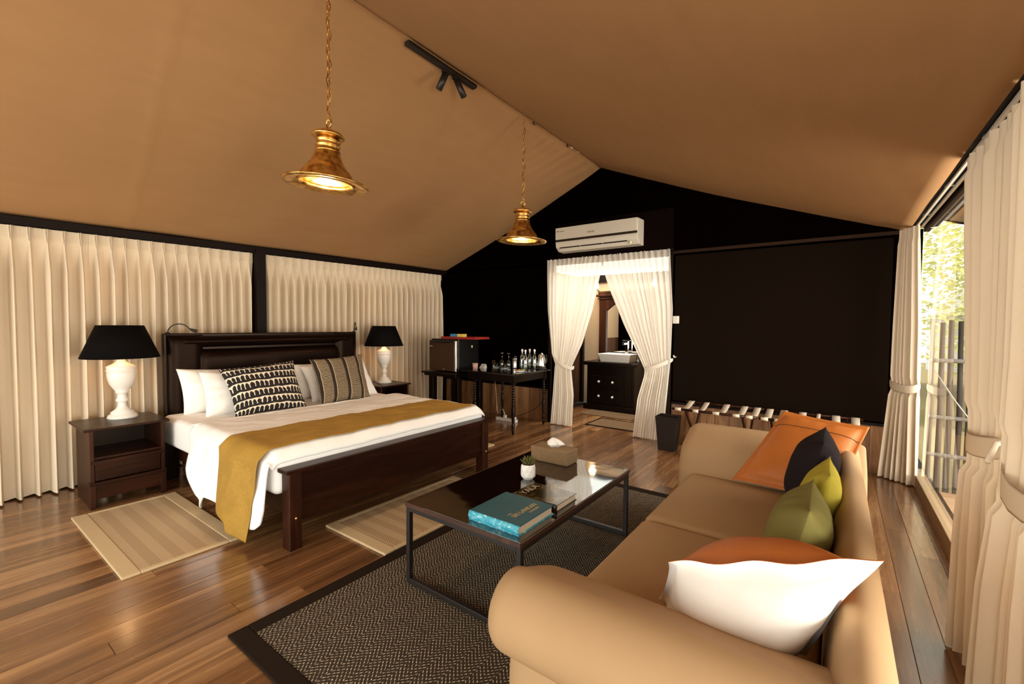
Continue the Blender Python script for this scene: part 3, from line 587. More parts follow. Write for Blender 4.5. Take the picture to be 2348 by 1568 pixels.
# ------------------------------------------------------------------ CURTAINS
def pleated(name, label, y0, y1, n, seed, group, zb=.012):
    r_ = random.Random(seed); pw_ = (y1-y0)/n; amp = [r_.uniform(.85, 1.15) for _ in range(n)]; ph = [r_.uniform(-.18, .18) for _ in range(n)]
    wid = [r_.uniform(.24, .29) for _ in range(n)]
    per = 36; nu = per*n; rows = [0, .02, .05, .08, .095, .11, .13, .16, .2, .26, .34, .45, .6, .8, 1.05, 1.3, 1.55, 1.8, 2.0, 2.07]
    vs = []
    for rz in rows:
        for i in range(nu+1):
            k = min(i//per, n-1); s = i/per-k; y = y0+i*pw_/per
            top = ez(y)-.055; z = top-(top-zb)*rz/2.07; d0 = top-z; c = s-.5
            if d0 < .10:
                P_ = lerp(.065, .125, (.10-d0)/.10); q = .5+.5*cos(2*pi*c/P_) if abs(c) < P_*1.5 else 0
                d = .030*q*(.6+4*d0)+.010*(1-exp(-(c/.2)**2))+.014*exp(-(c/.12)**2); lat = 0
                tight = exp(-((d0-.10)/.03)**2)
            else:
                t_ = min(1, (d0-.10)/.28); t2 = t_*t_*(3-2*t_)
                w = lerp(.085, wid[k], t2); A = lerp(.026, .112*amp[k], t2)*(1+.08*sin(z*3+k*2))
                cc = c-ph[k]*.35*min(1, d0/1.5)
                q = max(0, 1-(cc/w)**2)
                d = A*q**.6-.028*t2
                lat = .045*t2*sin(2*pi*s)
            x = XL(y)-.072+d+.004*nz(y*6, z*2, k)
            vs.append((x, y+lat*pw_*1.2, z+(.004*sin(s*2*pi) if rz == 2.07 else 0)))
    mb = MB(); W_ = nu+1
    mb.add(vs, [(j*W_+i, j*W_+i+1, (j+1)*W_+i+1, (j+1)*W_+i) for j in range(len(rows)-1) for i in range(nu)], True)
    o = mb.build(name, M['curtain']); tag(o, label, 'curtain', group)
    hm = MB()
    return o
pleated('pleated_curtain', 'cream pinch-pleated curtain at the far left, left of the nightstand', -.35, .93, 13, 1, 'pleated curtains on the left wall')
pleated('pleated_curtain', 'cream pinch-pleated curtain behind the left lamp, up to the dark post', .93, 2.285, 14, 2, 'pleated curtains on the left wall')
pleated('pleated_curtain', 'cream pinch-pleated curtain directly right of the dark post', 2.39, 3.8, 14, 3, 'pleated curtains on the left wall')
pleated('pleated_curtain', 'cream pinch-pleated curtain behind the small fridge, ending at the black wall', 3.8, 5.42, 16, 4, 'pleated curtains on the left wall')

def swept(name, label, mat, path, zt, zb, nf, amp, nu=120, rows=48, head=0, cat='curtain', group=None, tie=None, tiemat=None, solid=0, seed=0, bulge=0, parent=None, ruffle=0):
    """path(s,z) -> (x, y, normal) centre line; folds added along normal"""
    r_ = random.Random(seed); ph = [r_.uniform(-1, 1) for _ in range(6)]
    mb = MB()
    def fn(u, v):
        z = lerp(zt, zb, v); x, y, nx_, ny_, wdt = path(u, z)
        f = sin(2*pi*nf*u+ph[0]+.8*sin(2*pi*u*1.7+ph[1])+.25*sin(z*2+ph[2]))
        f = math.copysign(abs(f)**.8, f)
        a = amp(z)*(.75+.35*sin(2*pi*u*3.1+ph[3]))
        if ruffle and z > zt-.05: z += ruffle*(noise.noise(Vector((u*60, seed, 0)))*1.0)*(1-(zt-z)/.05)
        return (x+nx_*(a*f), y+ny_*(a*f), z)
    mb.grid(fn, nu, rows)
    o = mb.build(name, mat, solid=solid); tag(o, label, cat, group); return o
# sheers in the doorway
SY = 5.36
def sheer(label, L, R, side, seed):
    def path(u, z):
        a = interp(L, z); b = interp(R, z); return (lerp(a, b, u), SY, 0, 1, b-a)
    o = swept('sheer_curtain', label, M['sheer'], path, 2.31, .012, 13, lambda z: .010+.018*min(1, (2.31-z)/.3)*(1.5 if z < .84 else 1), 170, 60, seed=seed, ruffle=.018, group='white sheers in the bathroom doorway')
    return o
s1 = sheer('white sheer curtain on the left of the bathroom doorway, tied back', [(0, -3.235), (.85, -3.17), (1.0, -3.23), (1.6, -3.30), (2.31, -3.32)], [(0, -2.90), (.45, -2.88), (.80, -2.925), (.86, -2.90), (1.15, -2.75), (1.6, -2.60), (2.1, -2.49), (2.31, -2.44)], -1, 3)
s2 = sheer('white sheer curtain on the right of the bathroom doorway, tied back', [(0, -2.04), (.5, -1.985), (.80, -1.90), (.86, -1.90), (1.0, -1.97), (1.4, -2.18), (1.9, -2.40), (2.2, -2.50), (2.31, -2.52)], [(0, -1.66), (.8, -1.60), (1.0, -1.585), (1.6, -1.57), (2.31, -1.62)], 1, 5)
rd = thing('curtain_rod', 'thin dark rod carrying the white sheers over the doorway', 'curtain rod', (-2.5, SY, 2.285))
MB().tube([(-3.36, SY+.045, 2.285), (-1.55, SY+.045, 2.275)], .007).build('rod', M['trimdark'], rd)
for x in (-3.35, -1.57): MB().tube([(x, SY, 2.28), (x, YB, 2.28)], .006).build('bracket', M['trimdark'], rd)
def tieband(name, label, pts, w, mat, par=None, group=None):
    mb = MB(); n = len(pts)
    vs = []
    for p, dz in pts: vs += [(p[0], p[1], p[2]+w/2), (p[0], p[1], p[2]-w/2)]
    mb.add(vs, [(2*i, 2*i+1, 2*i+3, 2*i+2) for i in range(n-1)], True)
    o = mb.build(name, mat, parent=par, solid=.004, sub=1)
    if par is None: tag(o, label, 'tieback', group)
    return o
tieband('tieback', '', [((-3.25, SY+.06, 1.0), 0), ((-3.20, SY-.03, .96), 0), ((-3.07, SY-.065, .87), 0), ((-2.95, SY-.055, .82), 0), ((-2.885, SY-.01, .81), 0), ((-2.90, SY+.05, .83), 0)], .055, M['sheer'], s1)
tieband('tieback', '', [((-1.57, SY+.06, 1.0), 0), ((-1.60, SY-.03, .98), 0), ((-1.72, SY-.065, .92), 0), ((-1.84, SY-.055, .87), 0), ((-1.915, SY-.01, .85), 0), ((-1.90, SY+.05, .87), 0)], .06, M['sheer'], s2)
MB().tube([(-1.555, SY+.10, 1.03), (-1.555, SY+.02, 1.03), (-1.555, SY+.0, 1.05)], .008).build('hook', M['white_plastic'], s2)
# right side curtains along the glass
def yfold(tabA, tabB, xin, nx_=1.0):
    def path(u, z):
        (xa, ya), (xb, yb) = tabA(z), tabB(z); x = lerp(xa, xb, u); y = lerp(ya, yb, u)
        d = Vector((xb-xa, yb-ya)); d = d.normalized(); return (x, y, -d.y*nx_, d.x*nx_, 0)
    return path
g = 'heavy cream curtains tied back along the glass wall'
A = lambda z: (interp([(0, .34), (.84, .415), (1.4, .42), (2.28, .44)], z), 5.38)
B = lambda z: (interp([(0, .60), (.84, .582), (1.4, .575), (2.28, .545)], z), interp([(0, 5.18), (.86, 5.14), (2.28, 5.17)], z))
c1 = swept('heavy_curtain', 'cream curtain at the far end of the glass, beside the dark blind', M['curtain'], yfold(A, B, 0), 2.285, .012, 7, lambda z: .022 if z > 2.15 else .030 if z > .95 else .020 if z > .8 else .036, 110, 50, seed=2, group=g)
tieband('tieback', '', [((.405, 5.40, .90), 0), ((.405, 5.34, .875), 0), ((.455, 5.225, .855), 0), ((.52, 5.125, .86), 0), ((.578, 5.12, .88), 0), ((.595, 5.17, .90), 0)], .08, M['curtain'], c1)
A = lambda z: (interp([(0, .45), (.5, .47), (.9, .50), (1.3, .515), (2.29, .53)], z), interp([(0, 2.70), (.85, 2.80), (.95, 2.84), (1.3, 2.98), (1.8, 3.16), (2.29, 3.30)], z))
B = lambda z: (.56, interp([(0, 2.36), (.9, 2.50), (1.3, 2.45), (2.29, 2.40)], z))
c2 = swept('heavy_curtain', 'cream curtain in the middle of the glass with its lower tie band showing', M['curtain'], yfold(A, B, 0), 2.285, .012, 9, lambda z: .018 if z > 2.2 else .034 if z > 1.05 else .022 if z > .8 else .042, 150, 60, seed=4, group=g)
tieband('tieback', '', [((.61, 2.84, .93), 0), ((.54, 2.87, .92), 0), ((.478, 2.83, .90), 0), ((.468, 2.70, .90), 0), ((.490, 2.55, .92), 0), ((.54, 2.42, .95), 0)], .10, M['curtain'], c2)
A = lambda z: (interp([(0, .44), (.5, .45), (.9, .48), (1.3, .50), (2.29, .52)], z), interp([(0, 2.28), (.75, 2.22), (.95, 2.25), (1.3, 2.30), (2.29, 2.44)], z))
B = lambda z: (.56, interp([(0, 1.55), (.9, 1.7), (2.29, 1.5)], z))
c3 = swept('heavy_curtain', 'cream curtain nearest the camera at the right picture edge', M['curtain'], yfold(A, B, 0), 2.285, .012, 11, lambda z: .018 if z > 2.2 else .036 if z > 1.05 else .024 if z > .8 else .045, 170, 60, seed=6, group=g)
tieband('tieback', '', [((.60, 2.26, 1.00), 0), ((.53, 2.30, .96), 0), ((.462, 2.25, .90), 0), ((.452, 2.08, .85), 0), ((.48, 1.90, .86), 0), ((.55, 1.72, .92), 0)], .10, M['curtain'], c3)
MB().tube([(.58, 2.32, 1.02), (.48, 2.34, .98), (.44, 2.24, .93)], .01, 6).build('cord', M['curtain'], c3)

# ------------------------------------------------------------------ BED
HX, FX, BY0, BY1 = -4.78, -2.70, 1.33, 3.27
bed = thing('bed', 'dark wooden king bed with padded leather headboard and plain footboard', 'bed', (-3.7, 2.3, 0))
for y in (BY0+.04, BY1-.04):
    MB().box(HX-.05, HX+.03, y-.05, y+.05, 0, .52).build('leg', M['blackwood'], bed, bevel=.005)
hb = MB().box(HX-.06, HX+.0, BY0, BY1, .50, 1.30).build('headboard', M['blackwood'], bed, bevel=.01)
def pad(y0, y1, z0, z1, dep, x=HX, rs=.05):
    def fn(u, v):
        fx = min(u, 1-u)*(y1-y0); fz = min(v, 1-v)*(z1-z0); a = min(1, fx/rs); b = min(1, fz/rs)
        return (x+dep*sqrt(max(0, 1-(1-a)**2))*sqrt(max(0, 1-(1-b)**2)), lerp(y0, y1, u), lerp(z0, z1, v))
    return fn
def uneven(fn, n=24):   # concentrate samples near the rims
    return lambda u, v: fn((1-cos(pi*u))/2, (1-cos(pi*v))/2)
MB().grid(uneven(pad(BY0+.02, BY0+.30, .50, 1.285, .055, rs=.09)), 24, 30).build('padded_panel', M['leather_dark'], hb)
MB().grid(uneven(pad(BY1-.30, BY1-.02, .50, 1.285, .055, rs=.09)), 24, 30).build('padded_panel', M['leather_dark'], hb)
MB().grid(uneven(pad(BY0+.10, BY1-.10, 1.17, 1.275, .062, rs=.06)), 60, 20).build('padded_panel', M['leather_dark'], hb)
MB().grid(uneven(pad(BY0+.24, BY1-.24, .55, 1.15, .065, rs=.10)), 60, 30).build('padded_panel', M['leather_dark'], hb)
for y in (BY0+.055, BY1-.055):
    MB().box(FX-.045, FX+.045, y-.04, y+.04, 0, .49).build('leg', M['darkwood_z'], bed, bevel=.006)
    MB().sphere((FX+.047, y, .20), .009, 8, 6).build('bolt', M['brass'], bed)
fb = MB().box(FX-.018, FX+.018, BY0+.09, BY1-.09, .165, .48).build('footboard', M['darkwood'], bed, bevel=.004)
MB().box(FX-.05, FX+.06, BY0-.01, BY1+.01, .482, .508).build('cap_rail', M['darkwood'], fb, bevel=.006)
for y in (BY0+.06, BY1-.06): MB().box(HX, FX-.04, y-.02, y+.02, .20, .36).build('side_rail', M['darkwood_x'] if 'darkwood_x' in M else M['darkwood_z'], bed, bevel=.004)
MT = .585
def rbox(mb, x0, x1, y0, y1, z0, z1, r, n=6, mi=0, sag=0):
    """box with rounded vertical corners and rounded top/bottom rims"""
    def outline(ins):
        pts = []
        for cx, cy, a0 in ((x1-r, y1-r, 0), (x0+r, y1-r, 90), (x0+r, y0+r, 180), (x1-r, y0+r, 270)):
            for k in range(n+1): a = radians(a0+90*k/n); pts.append((cx+(r-ins)*cos(a), cy+(r-ins)*sin(a)))
        return pts
    lv = []
    for k in range(n+1): a = pi/2*k/n; lv.append((r*(1-sin(a)), z0+r*(1-cos(a))))
    for k in range(n+1): a = pi/2*k/n; lv.append((r*(1-cos(a)), z1-r*(1-sin(a))))
    vs = []; m = 4*(n+1)
    for ins, z in lv: vs += [(p[0], p[1], z) for p in outline(ins)]
    L = len(lv); fs = [(j*m+i, j*m+(i+1) % m, (j+1)*m+(i+1) % m, (j+1)*m+i) for j in range(L-1) for i in range(m)]
    fs += [tuple(range(m-1, -1, -1))]
    mx_, my_ = (x0+x1)/2, (y0+y1)/2; o = outline(r) if False else [(p[0], p[1]) for p in vs[(L-1)*m:L*m]]
    K = 8 if sag else 1
    for q in range(1, K):
        f_ = 1-q/K; vs += [(mx_+(p[0]-mx_)*f_, my_+(p[1]-my_)*f_, z1+sag*(1-f_**3)) for p in o]
        a_, b_ = (L-2+q)*m, (L-1+q)*m; fs += [(a_+i, a_+(i+1) % m, b_+(i+1) % m, b_+i) for i in range(m)]
    fs += [tuple((L-2+K)*m+i for i in range(m))]
    mb.add(vs, fs, True, mi); return mb
ma = rbox(MB(), HX+.02, FX-.05, BY0-.03, BY1+.03, .33, MT, .05).build('mattress', M['linen']); tag(ma, 'white mattress under the sheets on the dark bed', 'mattress')
# duvet: top plus wavy drop on the near side
def cover(x0f, x1f, top, ynear, yfar, zlow, lift, seed, nu=70, nv=90, amp=.028, crum=.009, tuck=True):
    """u across bed length (head->foot), v: far edge -> near edge -> down"""
    Ltop = yfar-ynear; 
    def fn(u, v):
        k = .66
        x0, x1 = None, None
        if v < k:
            t = v/k; y = lerp(yfar, ynear, t); z = top+lift; drop = 0
            x = lerp(x0f(0), x1f(0), u)
            z += crum*nz(x*4, y*4, seed)+.006*nz(x*11, y*11, seed)
            e = (y-ynear)
            if e < .06: z -= .06-sqrt(max(0, .06**2-(.06-e)**2)) 
            if yfar-y < .05 and yfar > 3.2: z -= (.05-(yfar-y))*.6
            if tuck and u > .93: z -= ((u-.93)/.07)**2*.07
        else:
            t = (v-k)/(1-k); x = lerp(x0f(t), x1f(t), u); zl = zlow(u); z = lerp(top+lift-.06, zl, t)
            w = amp*min(1, t*1.8); k2 = min(1, max(0, (x+3.02)/.10)) if tuck else 0; y = ynear-.004-lerp(w*(1+sin(x*16+seed+1.2*sin(x*5)+.8*t))*.9, w*(.55+.25*sin(x*30)), k2)-.02*t+.007*nz(x*5, z*5, seed)+.004*nz(x*14, z*9, seed)
        return (x, y-(lift if v >= k else lift*0), z)
    return fn
dz = lambda u: interp([(0, .12), (.05, .07), (.11, .055), (.17, .10), (.22, .17), (.30, .15), (.40, .12), (.5, .17), (.62, .15), (.74, .14), (.80, .12), (.86, .12), (.91, .13), (.96, .17), (1, .27)], u)
mb = MB().grid(cover(lambda t: -4.02+.22*t, lambda t: -2.745-.012*t, MT+.012, 1.285, 3.30, dz, .012, 1.0), 90, 120)
du = tag(mb.build('duvet', M['linen'], solid=.012), 'white duvet spread over the bed and hanging down its near side', 'duvet')
mb = MB()
def fold(u, v):   # thick turned edge of the duvet across the bed near the pillows
    a = v*2*pi; y = lerp(1.26, 3.30, u); e_ = max(.02, min(1, min(u, 1-u)*25))**.5; return (-4.0+.035*e_*cos(a), y, MT+.022+.012*e_*sin(a)+.004*nz(0, y*6))
mb.grid(fold, 50, 10); mb.build('turned_edge', M['linen'], du)
rz = lambda u: interp([(0, .16), (.40, .135), (.52, .125), (.55, .065), (1, .035)], u)
mb = MB().grid(cover(lambda t: -3.36+.02*t, lambda t: -2.80-.12*t, MT+.016, 1.258, 3.255, rz, .022, 1.0, amp=.030, tuck=False), 50, 130)
ru = tag(mb.build('bed_runner', M['mustard'], solid=.003), 'mustard yellow woven runner laid across the foot of the white bed', 'bed runner')
# pillows
def pillow(name, label, cat, bl, br, tr_, tl_, th, mats, group=None, flange=0, pinch=.06, nrm=None, crum=.006, seed=0, n=30, backmat=False, plump=.55, wave=0, seam=0):
    bl, br, tr_, tl_ = map(Vector, (bl, br, tr_, tl_)); N = (br-bl).cross(tl_-bl).normalized()
    mb = MB()
    def mk(sgn):
        def fn(u, v):
            u0 = (1-cos(pi*u))/2*.35+u*.65; v0 = (1-cos(pi*v))/2*.35+v*.65
            a, b = 2*u0-1, 2*v0-1
            uu = .5+(u0-.5)*(1-pinch*(1-b*b)); vv = .5+(v0-.5)*(1-pinch*(1-a*a))
            p = bl*(1-uu)*(1-vv)+br*uu*(1-vv)+tr_*uu*vv+tl_*(1-uu)*vv
            fa_ = min(1, max(0, (1-abs(a)-flange)/(1-flange))); fb_ = min(1, max(0, (1-abs(b)-flange)/(1-flange)))
            h = ((1-(1-fa_)**3)*(1-(1-fb_)**3))**plump*th/2
            edge = min(1-abs(a), 1-abs(b))
            w = crum*nz(u0*6+seed, v0*6, sgn)*min(1, h/.02+.2)+crum*.7*sin(atan(a, b)*14+seed)*exp(-((edge-.18)/.15)**2)*min(1, h/.02)
            return p+N*(sgn*(h+.0015)+w+wave*sin(u0*17+v0*9+seed)*(1-min(1, edge/.25)))
        return fn
    atan = lambda a, b: math.atan2(b, a)
    mb.grid(mk(1), n, n, 0, True); o = len(mb.v); mb.grid(mk(-1), n, n, 1 if backmat else 0, True)
    W_ = n+1; f = []          # stitch rims
    rim = [i for i in range(W_)]+[i*W_+n for i in range(1, W_)]+[n*W_+i for i in range(n-1, -1, -1)]+[i*W_ for i in range(n-1, 0, -1)]
    for i in range(len(rim)): a_, b_ = rim[i], rim[(i+1) % len(rim)]; mb.f.append((a_, b_, b_+o, a_+o)); mb.sm.append(True); mb.mi.append(0)
    ob = mb.build(name, mats); tag(ob, label, cat, group)
    if seam:
        f_ = mk(1); MB().tube([f_(u_/40, seam)+N*.001 for u_ in range(1, 40)], .0022, 5).build('seam', M['seam'], ob)
    return ob
gp = 'white bed pillows'
pillow('bed_pillow', 'white pillow against the headboard, leftmost and rear', 'pillow', (-4.62, 1.42, .575), (-4.62, 2.12, .575), (-4.74, 2.10, .95), (-4.72, 1.40, .985), .17, M['pillow'], gp, seed=1)
pillow('bed_pillow', 'white pillow standing in front of the leftmost rear pillow', 'pillow', (-4.36, 1.50, .575), (-4.36, 2.16, .575), (-4.56, 2.16, .93), (-4.56, 1.52, .96), .19, M['pillow'], gp, seed=2)
pillow('bed_pillow', 'white pillow against the headboard on the right side, rear', 'pillow', (-4.62, 2.40, .575), (-4.62, 3.12, .575), (-4.74, 3.08, .95), (-4.72, 2.36, .96), .17, M['pillow'], gp, seed=3)
pillow('bed_pillow', 'white pillow in front on the right side, its corner past the striped cushion', 'pillow', (-4.36, 2.46, .575), (-4.34, 3.26, .575), (-4.56, 3.20, 1.0), (-4.56, 2.44, .94), .19, M['pillow'], gp, seed=4)
pillow('throw_cushion', 'black and cream cushion printed with rows of arches', 'cushion', (-4.05, 1.61, .60), (-4.05, 2.24, .60), (-4.36, 2.27, 1.03), (-4.36, 1.60, .99), .17, M['arch_print'], None, seed=5, pinch=.09)
pillow('throw_cushion', 'brown and cream cushion with vertical ladder stripes', 'cushion', (-4.03, 2.36, .60), (-4.03, 2.93, .60), (-4.32, 3.03, 1.06), (-4.32, 2.41, 1.03), .16, M['ladder_print'], None, seed=6, pinch=.08)

# nightstands
def nightstand(label):
    t = thing('nightstand', label, 'nightstand', (0, 0, 0)); m = M['darkwood_z']; g_ = M['darkwood']
    MB().box(-.27, .235, -.26, .26, .585, .605).build('top', g_, t, bevel=.004, local=True)
    for y in (-.215, .215):
        MB().box(-.22, .22, y-.012, y+.012, 0, .585).build('side_panel', m, t, bevel=.002, local=True)
    MB().box(-.22, -.20, -.20, .20, .10, .585).build('back_panel', M['blackwood'], t, local=True)
    MB().box(-.20, .215, -.205, .205, .365, .385).build('shelf', g_, t, bevel=.002, local=True)
    MB().box(.20, .222, -.225, .225, .33, .36).build('front_rail', g_, t, bevel=.002, local=True)
    MB().box(.19, .215, -.20, .20, .205, .355).build('drawer', g_, t, bevel=.004, local=True)
    MB().box(.18, .232, -.235, .235, .175, .20).build('moulding', g_, t, bevel=.005, local=True)
    MB().box(.19, .222, -.20, .20, .07, .175).build('plinth', g_, t, bevel=.003, local=True)
    for y in (-.215, .215):
        MB().box(.175, .228, y-.018, y+.018, 0, .19).build('foot', m, t, bevel=.003, local=True)
    return t
n1 = nightstand('dark wooden nightstand left of the bed with open shelf'); n1.location = (-4.65, 1.00, 0)
n2 = dup(n1, (-4.87, 3.76, 0), 0, 'dark wooden nightstand on the far side of the bed')

def table_lamp(label):
    t = thing('table_lamp', label, 'lamp', (0, 0, 0))
    prof = [(0, 0), (.098, 0), (.10, .012), (.09, .03), (.075, .036), (.078, .05), (.045, .075), (.030, .10), (.027, .125), (.034, .135), (.044, .15), (.034, .162), (.028, .19), (.034, .205), (.045, .212),
            (.040, .22), (.060, .25), (.080, .285), (.092, .33), (.095, .37), (.093, .385), (.099, .39), (.099, .398), (.093, .402), (.096, .42), (.097, .428), (.075, .44), (.045, .455), (.030, .47), (.022, .50), (.02, .52), (0, .52)]
    MB().lathe(prof, (0, 0, 0), 40).build('base', M['white_lacquer'], t, local=True)
    MB().shell([(.255, .50), (.152, .765)], (0, 0, 0), 48).build('shade', [M['shade']], t, local=True, solid=.003)
    MB().shell([(.2515, .503), (.1485, .762)], (0, 0, 0), 48).build('shade_lining', M['shade_in'], t, local=True)
    MB().tube([(0, 0, .52), (0, 0, .60)], .012).build('socket', M['brass'], t, local=True)
    MB().sphere((0, 0, .635), .03).build('bulb', M['bulb'], t, local=True)
    sp = MB()
    for k in range(3): a = 2*pi*k/3; sp.tube([(0, 0, .75), (.155*cos(a), .155*sin(a), .75)], .002, 4)
    sp.tube([(0, 0, .60), (0, 0, .755)], .003, 4); sp.build('spider', M['brass'], t, local=True); return t
l1 = table_lamp('white urn lamp with wide black shade on the left nightstand'); l1.location = (-4.77, 1.04, .605)
l2 = dup(l1, (-4.93, 3.80, .605), 0, 'white urn lamp with black shade on the far nightstand')
for (x, y, z, e) in ((-4.77, 1.04, 1.20, 1.8), (-4.93, 3.80, 1.20, 2.2)):
    pl = bpy.data.lights.new('table_lamp_light', 'POINT'); pl.energy = e; pl.color = (1, .55, .22); pl.shadow_soft_size = .04
    po = bpy.data.objects.new('table_lamp_light', pl); C.objects.link(po); po.location = (x, y, z)
# gooseneck reading lamps
for y, s, lab in ((1.37, 1, 'small black gooseneck reading lamp at the left end of the headboard'), (3.26, -.35, 'small black gooseneck reading lamp at the right end of the headboard')):
    t = thing('reading_lamp', lab, 'lamp', (HX-.03, y, 1.30)); pts = []
    for k in range(12):
        a = pi*k/13; pts.append((HX-.03+.10*(1-cos(a))/2+.02*k/12, y+s*.14*(1-cos(a))/2, 1.30+.085*sin(a)+(.0 if s > 0 else .03*sin(a))))
    MB().tube(pts, .005, 8).build('neck', M['black_metal'], t); p = pts[-1]
    MB().tube([p, (p[0]+.01, p[1]+s*.025, p[2]-.012), (p[0]+.02, p[1]+s*.05, p[2]-.022)], [.007, .014, .016], 12).build('head', M['black_metal'], t)
    MB().lathe([(.018, 0), (.018, .012), (.008, .016)], (HX-.03, y, 1.295), 14).build('mount', M['black_metal'], t)

# ------------------------------------------------------------------ RUGS
mat_rug('bedside_rug', 'beige chevron sisal rug beside the bed, next to the left nightstand', -4.33, -3.08, .648, 1.262, 0, .035, th=.016, sidew=.085)
mat_rug('bedside_rug', 'beige sisal rug at the foot of the bed, partly under the coffee table', -2.80, -2.155, 1.665, 2.92, 0, .035, th=.016, sidew=.085)
mat_rug('bedside_rug', 'beige sisal rug beyond the bed, only its corner showing', -4.3, -3.17, 3.42, 4.0, 0, .055, th=.014)
mat_rug('area_rug', 'large dark herringbone rug under the coffee table and sofa', -2.15, -.62, .805, 3.68, 0, .085, 'rug_dark', 'rug_border_dark', th=.012)

# ------------------------------------------------------------------ COFFEE TABLE
tx0, tx1, ty0, ty1, tz = -1.835, -1.085, 1.555, 2.80, .45
ct = thing('coffee_table', 'dark coffee table with black square-tube frame and glossy top', 'coffee table', ((tx0+tx1)/2, (ty0+ty1)/2, .012))
MB().box(tx0, tx1, ty0, ty1, tz-.02, tz).build('tabletop', M['table_top'], ct, bevel=.002)
MB().box(tx0-.002, tx1+.002, ty0-.006, ty0, tz-.022, tz-.001).box(tx0-.006, tx0, ty0, ty1, tz-.022, tz-.001).box(tx1, tx1+.006, ty0, ty1, tz-.022, tz-.001).box(tx0, tx1, ty1, ty1+.006, tz-.022, tz-.001).build('edge_strip', wood_mat('walnut_edge', (.02, .008, .005, 1), (.05, .02, .012, 1), (.09, .04, .025, 1), .4, 'Y', 1, perobj=False), ct)
q = .026
for x in (tx0+q/2, tx1-q/2):
    for y in (ty0+q/2, ty1-q/2):
        MB().box(x-q/2, x+q/2, y-q/2, y+q/2, .012, tz-.022).build('leg', M['black_metal'], ct, bevel=.002)
for y in (ty0+q/2, ty1-q/2):
    MB().box(tx0+q, tx1-q, y-q/2, y+q/2, .012, .012+q).build('floor_rail', M['black_metal'], ct, bevel=.002)
    MB().box(tx0+q, tx1-q, y-q/2, y+q/2, tz-.022-q, tz-.022).build('apron', M['black_metal'], ct, bevel=.002)
for x in (tx0+q/2, tx1-q/2): MB().box(x-q/2, x+q/2, ty0+q, ty1-q, tz-.022-q, tz-.022).build('apron', M['black_metal'], ct, bevel=.002)
# books
b1 = thing('book', 'thick teal hardback with gold title and worn turquoise spine', 'book', (-1.275, 1.75, tz))
bx0, bx1, by0, by1 = -1.425, -1.125, 1.60, 1.90; bh = .045
MB().box(bx0, bx1, by0, by1, tz, tz+.004).build('back_cover', M['spine'], b1)
MB().box(bx0+.008, bx1-.008, by0+.006, by1-.008, tz+.004, tz+bh-.004).build('pages', M['paper'], b1)
MB().box(bx0, bx1, by0+.004, by1, tz+bh-.004, tz+bh).build('front_cover', M['teal'], b1, bevel=.001)
MB().grid(lambda u, v: (lerp(bx0, bx1, u), by0+.004-.009*sin(pi*v), lerp(tz, tz+bh, v)), 10, 8).build('spine', M['spine'], b1, solid=.003)
text('SRI LANKAN', .040, (-1.195, 1.665, tz+bh+.0004), (0, 0, pi/2), M['gold_ink'], b1, sx=.86)
text('THE', .014, (-1.232, 1.665, tz+bh+.0004), (0, 0, pi/2), M['gold_ink'], b1)
text('COOKERY', .020, (-1.168, 1.755, tz+bh+.0004), (0, 0, pi/2), M['gold_ink'], b1, sx=.9)
b2 = thing('book', 'glossy dark photo book with wildlife cover behind the teal book', 'book', (-1.27, 2.02, tz)); b2h = .036
cx0, cx1, cy0, cy1 = -1.40, -1.12, 1.925, 2.135
MB().box(cx0, cx1, cy0, cy1, tz, tz+.003).build('back_cover', M['dark_cover'], b2)
MB().box(cx0+.006, cx1-.006, cy0+.004, cy1-.005, tz+.003, tz+b2h-.003).build('pages', M['paper'], b2)
MB().box(cx0, cx1, cy0+.003, cy1, tz+b2h-.003, tz+b2h).build('front_cover', M['photo_cover'], b2, bevel=.001)
MB().grid(lambda u, v: (lerp(cx0, cx1, u), cy0+.003-.005*sin(pi*v), lerp(tz, tz+b2h, v)), 10, 8).build('spine', M['dark_cover'], b2, solid=.003)
text('YALA', .062, (-1.335, 1.95, tz+b2h+.0004), (0, 0, pi/2), plain('silver_brown_ink', (.35, .27, .19, 1), .4), b2, sx=1.0)
# tissue box
tb = thing('tissue_box', 'woven seagrass tissue box on the coffee table', 'tissue box', (-1.58, 2.655, tz))
rbox(MB(), -1.725, -1.43, 2.585, 2.735, tz, tz+.095, .012, 3).build('box_body', M['woven'], tb)
rbox(MB(), -1.727, -1.428, 2.583, 2.737, tz+.080, tz+.100, .009, 3).build('lid', M['woven'], tb)
def tis(u, v):
    a = 2*pi*u; r = interp([(0, .022), (.3, .050), (.65, .036), (.9, .016), (1, .001)], v)*(1+.28*sin(3*a+v*2)+.16*sin(7*a+v*4))
    h = .066*v**.8*(1+.10*sin(2*a+1)*(1-v))
    return (-1.585+.012*sin(v*3)+r*cos(a)*1.2, 2.66+r*sin(a)*.8, tz+.097+h)
tis_o = tag(MB().grid(tis, 40, 16).build('tissue', M['tissue'], solid=.001), 'white tissue pulled up from the woven box', 'tissue')
